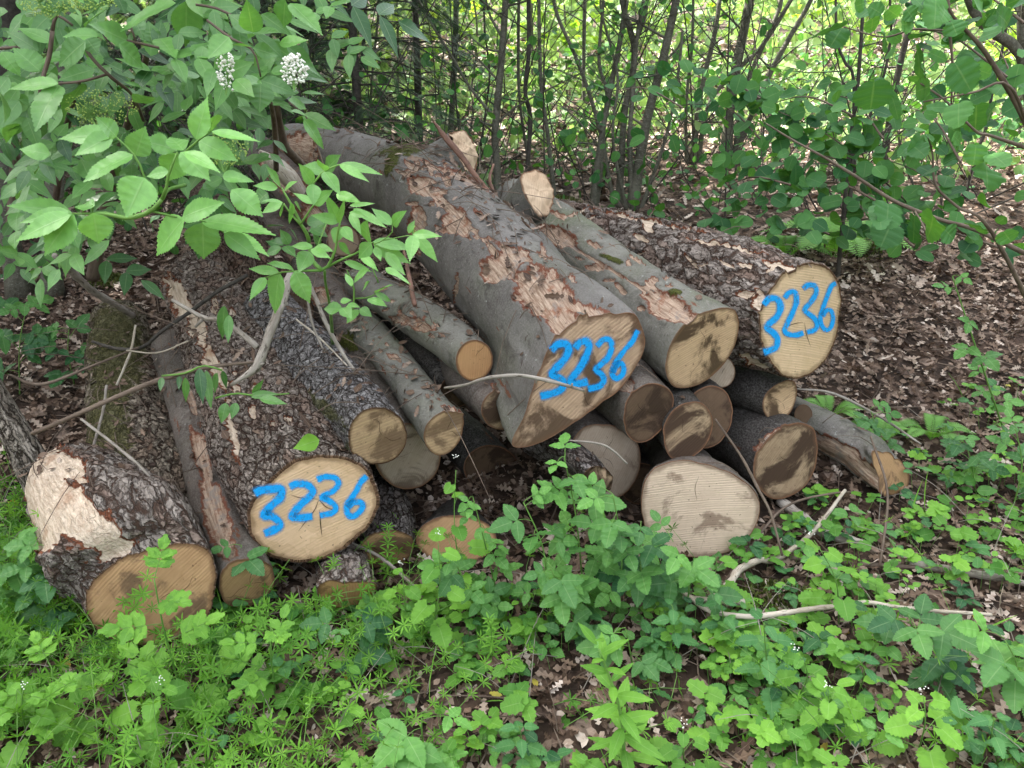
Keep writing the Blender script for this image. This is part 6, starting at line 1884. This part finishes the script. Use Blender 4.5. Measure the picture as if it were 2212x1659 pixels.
for lab, base, tip, kw in (
        ('tall garlic mustard with a white flower tip, in front of the black hollow', (1010, 1310), (986, 985), dict(n=8, size=0.06)),
        ('garlic mustard with scalloped leaves below the wide hidden log end', (925, 1390), (945, 1150), dict(n=9, size=0.062)),
        ('young garlic mustard beside the small brown end under the numbered log', (880, 1370), (868, 1215), dict(n=7, size=0.05)),
        ('garlic mustard climbing over the knobbly pale branch', (1815, 1350), (1748, 1150), dict(n=6, size=0.058)),
        ('garlic mustard with white flowers, left of the big crinkled bramble', (1712, 1520), (1722, 1400), dict(n=8, size=0.05)),
        ('yellowish garlic mustard in the bottom right weeds', (1985, 1620), (1992, 1490), dict(n=9, size=0.058, tints=(0.7, 1))),
        ('garlic mustard right of the nettle in the foreground', (1790, 1570), (1785, 1480), dict(n=9, size=0.055, tints=(0.6, 1))),
        ('scalloped garlic mustard at the lower left, below the stout brown end', (330, 1570), (345, 1470), dict(n=9, size=0.062)),
        ('garlic mustard with white flowers by the bottom edge, right of the lance leaved plant', (1480, 1650), (1475, 1560), dict(n=8, size=0.05)),
        ('pale garlic mustard in the bottom left corner', (60, 1600), (50, 1480), dict(n=10, size=0.06, tints=(0.5, 1)))):
    plant('garlic_mustard', lab, 'garlic mustard', GM, base, tip, f_mustard, 'herb', 0.0022, **kw)
for lab, base, tip, kw in (
        ('stinging nettle below the pale bent branch', (1665, 1500), (1648, 1330), dict(n=6, size=0.075)),
        ('small nettle under the short broken pale stick', (1560, 1390), (1545, 1265), dict(n=6, size=0.05)),
        ('nettle among the brambles, left of the pale bent branch', (1440, 1420), (1452, 1300), dict(n=6, size=0.06)),
        ('nettle at the bottom right edge', (2165, 1650), (2150, 1540), dict(n=5, size=0.066)),
        ('nettle by the bottom edge, left of the lance leaved plant', (1130, 1640), (1120, 1560), dict(n=5, size=0.06)),
        ('nettle right of the garlic mustard with white flowers', (1850, 1500), (1850, 1410), dict(n=5, size=0.055))):
    plant('nettle', lab, 'nettle', GN, base, tip, f_nettle, 'nettle', 0.0022, **kw)
plant('lance_leaved_herb', 'bright upright herb with long narrow leaves, bottom centre', 'wild herb', None, (1352, 1690), (1283, 1372), f_lance, 'herb', 0.005, n=24, size=0.088)
plant('celandine', 'celandine with lobed light leaves in front of the stout brown log end', 'celandine', 'celandines at the lower left', (395, 1505), (328, 1225), f_celand, 'herb', 0.003, n=7, size=0.045)
plant('celandine', 'celandine right of the stout brown log end, near the narrow peeling log', 'celandine', 'celandines at the lower left', (595, 1500), (585, 1340), f_celand, 'herb', 0.003, n=6, size=0.036)
plant('celandine', 'celandine low in the left corner weeds', 'celandine', 'celandines at the lower left', (120, 1560), (110, 1430), f_celand, 'herb', 0.003, n=7, size=0.042)
for lab, base, tip in (('cleavers stalk standing before the small brown log end', (835, 1245), (838, 1128)), ('cleavers stalk leaning across the stout brown log end', (210, 1400), (330, 1190)), ('cleavers stalk by the sunken pale barked log', (715, 1300), (722, 1200)),
                       ('cleavers stalk at the left of the stripped flank', (75, 1300), (85, 1090)), ('cleavers stalk just right of the sunken pale barked log', (790, 1310), (795, 1255)), ('cleavers stalk beneath the low dense bramble', (1060, 1420), (1055, 1330))):
    plant('cleavers', lab, 'cleavers', GC, base, tip, f_cleaver, 'cleaver', 0.0015)
plant('bramble', 'long arching bramble whip with trifoliate leaves at the right edge', 'bramble', GB, (2185, 960), (2045, 560), f_bramble, 'bramble', 0.004, n=9, size=0.05, tints=(0.3, 0.8), t0=0.1)
plant('oak_seedling', 'oak seedling with toothed leaves before the pale pinkish log end', 'seedling', None, (1530, 1310), (1550, 1195), f_mustard, 'herb', 0.0016, n=4, size=0.07, flower=False)
fern('light fern right of the split half log', 1900, 960, 0.15, 5)
fern('small fern in the shade behind the plate barked log', 1690, 565, 0.26, 6)
fern('low fern near the pole behind the split half log', 1790, 905, 0.14, 5)
fern('fern among the leaf litter toward the right edge', 2010, 950, 0.15, 5)
fern('bright fern beyond the dark slim hazel', 1800, 560, 0.40, 7)

# fallen green leaf scraps and drooping shoots on the golden numbered log
t = thing('wilted_shoot', 'cut shoot with limp hanging leaves on the golden numbered log', 'wilted shoot', at(450, 830, 1.84), None)
sb, lb = MB(), MB()
hero(lb, [(430, 795, 438, 870, 22), (445, 800, 455, 885, 20), (437, 800, 425, 850, 14), (470, 805, 462, 850, 18), (480, 800, 490, 840, 12), (400, 815, 403, 870, 14), (350, 815, 346, 845, 12), (388, 812, 386, 840, 10), (485, 660, 478, 735, 24), (495, 680, 492, 740, 18), (488, 870, 478, 915, 22), (510, 870, 500, 905, 18), (540, 855, 600, 850, 18), (560, 860, 620, 872, 20), (545, 850, 570, 820, 12)], 1.80, (0.0, 0.5), 0.03)
stem([(350, 812, 4, 1.84), (400, 806, 4, 1.83), (440, 790, 4, 1.82), (480, 800, 4, 1.82)], 1.82, sb)
stem([(465, 860, 4, 1.80), (510, 850, 4, 1.80), (560, 855, 4, 1.80), (625, 850, 3, 1.82)], 1.8, sb)
sb.build('stem', M['green_stem'], t)
lb.build('leaves', M['elder'], t)
lb = MB()
hero(lb, [(690, 950, 632, 968, 34)], 1.80, (0.9, 1.0), 0.01)
tag(lb.build('fallen_leaf', M['herb']), 'pale green fallen leaf on the golden numbered log', 'leaf')


# ------------------------------------------------------------------ ground cover
def front_ok(u, v):
    fx = [-400, 60, 181, 300, 470, 600, 700, 1000, 1380, 1520, 1640, 1760, 1960, 2000, 3000]
    fy = [900, 1080, 1330, 1400, 1345, 1312, 1300, 1235, 1215, 1212, 1165, 1095, 1070, 880, 700]
    return v > np.interp(u, fx, fy)


def samples(n, dens, x0=-1.9, x1=2.9, y0=0.75, y1=3.4):
    P = on_ground(rng.uniform(x0, x1, n), rng.uniform(y0, y1, n))
    u, v = proj(P)
    keep = front_ok(u, v) & (rng.random(n) < dens(u, v, P))
    return P[keep]


def patch(P, f=2.2, s=0.0):
    return fbm(np.c_[P[:, :2] * f, np.zeros(len(P))], 3, s)


def d_herb(u, v, P):
    d = np.where(v > 1300, 0.55, 0.0)
    d = np.where((u > 1500) & (v <= 1420), 0.24, d)
    d = np.where((u > 1500) & (v > 1420), 0.85, d)
    d = np.where((u > 780) & (u < 1500) & (v > 1420) & (v < 1610), 0.22, d)
    d = np.where((u > 1700) & (v < 1200), 0.34, d)
    d = np.where((u > 1700) & (v < 800), 0.07, d)
    d = np.where((u < 780) & (v > 1300), 0.22, d)
    d = np.where((u < 200), 0.5, d)
    n = patch(P, 3.0, 4.0)
    return d * np.clip((n - 0.34) * 5.5, 0, 1.5)


S = samples(9000, d_herb)
lbs = {'herb': MB(), 'bramble': MB(), 'nettle': MB()}
st = MB()
for p in S:
    r_ = rng.random()
    mt, tm, sz, tn = (('herb', T_CORD_LO, rng.uniform(0.020, 0.046), (0.1, 1.0)) if r_ < 0.50 else ('herb', T_SMOV, rng.uniform(0.018, 0.04), (0.1, 1.0)) if r_ < 0.68 else ('bramble', T_BRAM, rng.uniform(0.03, 0.058), (0.0, 0.9)) if r_ < 0.88 else ('nettle', T_NETT, rng.uniform(0.03, 0.05), (0.1, 0.7)))
    m = rng.integers(2, 5)
    h = rng.uniform(0.015, 0.10)
    top = p + A_([rng.normal(0, 0.015), rng.normal(0, 0.015), h])
    tube(st, [p, top], [0.0011, 0.0008], 3, 0.2, 0.5, cap=False)
    a = rng.random() * 6.283 + np.arange(m) / m * 6.283
    d = np.stack([np.cos(a), np.sin(a), rng.uniform(-0.1, 0.35, m)], 1)
    bb = top + d * 0.006 + rng.normal(size=(m, 3)) * 0.006
    s_ = sz * rng.uniform(0.75, 1.2, m)
    leaves(lbs[mt], tm, bb, d, face_n(bb, 0.9, 0.35, 0.3), s_, s_ * (0.62 if tm is not T_CORD_LO else 0.95), np.clip(rng.uniform(*tn) + rng.normal(0, .07, m), 0, 1), 0.14)
kind(lbs['herb'].build('herb_ground_cover', M['herb']), 'stuff')
kind(lbs['bramble'].build('bramble_ground_cover', M['bramble']), 'stuff')
kind(lbs['nettle'].build('nettle_ground_cover', M['nettle']), 'stuff')
kind(st.build('herb_stalks', M['green_stem']), 'stuff')


def d_cleaver(u, v, P):
    d = np.where((v > 1330) & (u < 640), 1.0, 0.0)
    d = np.where((v > 1400) & (u >= 640) & (u < 900), np.clip(1 - (u - 640) / 260, 0.1, 1), d)
    d = np.where((u < 230) & (v > 1050), 0.9, d)
    d = np.where((u >= 640) & (u < 900) & (v < 1400), 0.30, d)
    d = np.where((u >= 900) & (v > 1350), 0.07, d)
    return d * np.clip((patch(P, 3.0, 8.0) - 0.25) * 4, 0.1, 1)


S = samples(11000, d_cleaver)
lb, st = MB(), MB()
for p in S:
    L = rng.uniform(0.12, 0.34)
    a = rng.uniform(0, 6.283)
    d = A_([math.cos(a), math.sin(a), rng.uniform(0.25, 1.0)])
    P = smooth_path([p, p + d * L * 0.5 + A_([0, 0, 0.02]), p + d * L + A_([rng.normal(0, .03), rng.normal(0, .03), -0.04 + rng.normal(0, 0.02)])], 20)
    P[:, 2] = np.maximum(P[:, 2], ground_z(P[:, 0], P[:, 1]) + 0.008)
    tube(st, P[::6], [0.0012, 0.0011, 0.001, 0.0007], 3, 0.06, 0.5, cap=False)
    n = int(L / 0.05)
    tt = rng.uniform(0.0, 1.0)
    for q in range(n):
        k = min(18, 2 + int(17 * (q + 0.5) / n))
        whorl(lb, P[k], P[k + 1] - P[k - 1] + A_([0, 0, 0.01]), 7, rng.uniform(0.017, 0.032), tt)
kind(lb.build('cleavers_ground_cover', M['cleaver']), 'stuff')
kind(st.build('cleavers_stalks', M['green_stem']), 'stuff')

# thin grass blades in the left corner
S = samples(9000, lambda u, v, P: np.where((u < 700) & (v > 1250), 0.8, 0.06) * np.clip((patch(P, 4, 2.0) - 0.4) * 6, 0, 1))
lb = MB()
n = len(S)
d = np.stack([rng.normal(0, 0.5, n), rng.normal(0, 0.5, n), np.ones(n)], 1)
leaves(lb, T_NARR, S, d, rng.normal(size=(n, 3)) + A_([0, -1.0, 0.4]), rng.uniform(0.06, 0.17, n), rng.uniform(0.003, 0.006, n), rng.uniform(0.1, 0.9, n), 0.35)
kind(lb.build('grass', M['cleaver']), 'stuff')

# dry stalks and yellowing leaves in the green
S = samples(2600, lambda u, v, P: np.where(v > 1050, 0.25, 0.1))
ds, yl = MB(), MB()
for p in S:
    L = rng.uniform(0.06, 0.32)
    a = rng.uniform(0, 6.283)
    d = unit(A_([math.cos(a), math.sin(a), rng.uniform(0.0, 0.7)]))
    tube(ds, [p + A_([0, 0, 0.01]), p + d * L * 0.5 + A_([0, 0, 0.03]), p + d * L + A_([0, 0, 0.0])], [0.0014, 0.0011, 0.0006], 4, 0.03, rng.random(), cap=False)
kind(ds.build('dry_stalks', M['twig_grey']), 'stuff')
S = samples(2600, lambda u, v, P: np.where(v > 1250, 0.07, 0.02))
n = len(S)
leaves(yl, T_CORD_LO, S + A_([0, 0, 0.04]) * rng.random((n, 1)), rdir(n, -0.2, 0.3), face_n(S, 0.9, 0.3, 0.5), rng.uniform(0.018, 0.04, n), rng.uniform(0.014, 0.03, n), rng.random(n), 0.2)
kind(yl.build('yellowed_leaves', plain_leaf('yellowing_leaf', (0.22, 0.12, 0.03), (0.50, 0.46, 0.08))), 'stuff')

# bark crumbs, twigs, needles and leaves caught on the pile
from mathutils.bvhtree import BVHTree
vs, ps, nb_ = [], [], 0
for o in bpy.data.objects:
    if o.type == 'MESH' and o.name.startswith(('bark', 'branch_stub', 'forest_floor')):
        n = len(o.data.vertices)
        a = np.zeros(n * 3, np.float32)
        o.data.vertices.foreach_get('co', a)
        vs.append(a.reshape(-1, 3))
        ps += [[q + nb_ for q in p.vertices] for p in o.data.polygons]
        nb_ += n
tree = BVHTree.FromPolygons(np.concatenate(vs).tolist(), ps)
lb, tw, nl = MB(), MB(), MB()
for q in range(2600):
    x, y = (rng.uniform(-1.7, 0.2), rng.uniform(1.85, 3.6)) if q % 5 < 3 else (rng.uniform(-0.6, 1.5), rng.uniform(2.0, 3.6))
    hit = tree.ray_cast(Vector((x, y, 3.0)), Vector((0, 0, -1)))
    if hit[0] is None:
        continue
    p, nn = A_(hit[0]), A_(hit[1])
    if nn[2] < 0.45 or (x > 0.1 and rng.random() < 0.55):
        continue
    d = rng.normal(size=3); d = unit(d - nn * (d @ nn))
    k = rng.random()
    if k < 0.55:
        L = rng.uniform(0.008, 0.035)
        leaves(lb, T_QUAD, [p + nn * 0.003], [d + nn * rng.uniform(0, 0.3)], [nn + rng.normal(size=3) * 0.3], L, L * rng.uniform(0.3, 0.8), rng.uniform(0, 0.6), -0.2)
    elif k < 0.72:
        L = rng.uniform(0.03, 0.06)
        leaves(lb, T_OAKLO, [p + nn * 0.006], [d + nn * 0.1], [nn + rng.normal(size=3) * 0.4], L, L * 0.6, rng.uniform(0.1, 0.9), rng.normal(0, 0.4))
    else:
        L = rng.uniform(0.04, 0.2) if x > 0 or rng.random() < 0.75 else rng.uniform(0.2, 0.5)
        tube(tw, [p + nn * 0.005, p + d * L * 0.5 + nn * (0.012 + 0.02 * rng.random()), p + d * L + nn * 0.008], [0.0016, 0.0013, 0.0008], 4, 0.05, 0.5, cap=False)
kind(lb.build('bark_crumbs', M['dead']), 'stuff')
kind(tw.build('fine_twigs', M['twig_brown']), 'stuff')

# moss cushions
for lab, u, v, r_ in (('green moss cushion below the knobbly pale branch', 1680, 1310, 0.10), ('moss on the soil under the pale bent branch', 1560, 1400, 0.06), ('moss cushion left of the top of the golden numbered log', 238, 612, 0.07), ('moss cushion on the stump foot behind the cream numbered log', 1850, 545, 0.12), ('moss cushion at the foot of the many stemmed hazel', 1215, 440, 0.10)):
    g0 = gpos(u, v)
    mb = MB()
    n = 700
    a, q = rng.uniform(0, 6.283, n), np.sqrt(rng.random(n))
    x, y = g0[0] + np.cos(a) * q * r_ * 1.4, g0[1] + np.sin(a) * q * r_
    P = on_ground(x, y, 0.0)
    P[:, 2] += (1 - q ** 2) * r_ * 0.4 * (0.6 + 0.6 * fbm(np.c_[x * 25, y * 25, x * 0], 2, 1.0))
    leaves(mb, T_NARR, P, unit(A_([0, 0, 1]) + rng.normal(size=(n, 3)) * 0.6), rng.normal(size=(n, 3)), rng.uniform(0.012, 0.03, n), 0.006, rng.random(n), 0.2)
    tag(mb.build('moss_cushion', M['moss']), lab, 'moss', 'moss cushions on the ground')

# ================================================================== LIGHT, SKY, CAMERA
w = bpy.data.worlds.new('World')
bpy.context.scene.world = w
w.use_nodes = True
nt = w.node_tree
bg = nt.nodes['Background']
sky = nt.nodes.new('ShaderNodeTexSky')
sky.sky_type = 'NISHITA'
sky.sun_disc = False
SUN_EL, SUN_AZ = math.radians(56), math.radians(-60)
sky.sun_elevation = SUN_EL
sky.sun_rotation = SUN_AZ
sky.air_density, sky.dust_density, sky.ozone_density = 0.9, 5.0, 0.3
hsv = nt.nodes.new('ShaderNodeHueSaturation')      # paler sky, desaturated to take the blue out of the shade
hsv.inputs['Saturation'].default_value = 0.35
nt.links.new(sky.outputs[0], hsv.inputs['Color'])
nt.links.new(hsv.outputs[0], bg.inputs[0])
bg.inputs[1].default_value = 0.15
sl = bpy.data.lights.new('sun', 'SUN')
sl.energy = 3.3
sl.angle = math.radians(0.8)
sl.color = (1.0, 0.96, 0.9)
so = bpy.data.objects.new('sun', sl)
C.objects.link(so)
sd = Vector((math.sin(SUN_AZ) * math.cos(SUN_EL), math.cos(SUN_AZ) * math.cos(SUN_EL), math.sin(SUN_EL)))
so.rotation_euler = (-sd).to_track_quat('-Z', 'Y').to_euler()
so.location = sd * 20
cd = bpy.data.cameras.new('camera')
cd.sensor_fit = 'HORIZONTAL'
cd.sensor_width = 36.0
cd.lens = 36.0 * FPX / 2212.0
cd.clip_start = 0.05
cd.clip_end = 300.0
co = bpy.data.objects.new('camera', cd)
co.location = CAM
co.rotation_euler = (math.pi / 2 - PITCH, 0, 0)
C.objects.link(co)
sc = bpy.context.scene
sc.camera = co
sc.view_settings.view_transform = 'Standard'
sc.view_settings.look = 'None'
sc.view_settings.gamma = 1.0
sc.view_settings.exposure = 2.85
sc.cycles.max_bounces = 8
sc.cycles.transparent_max_bounces = 8
sc.cycles.use_denoising = True
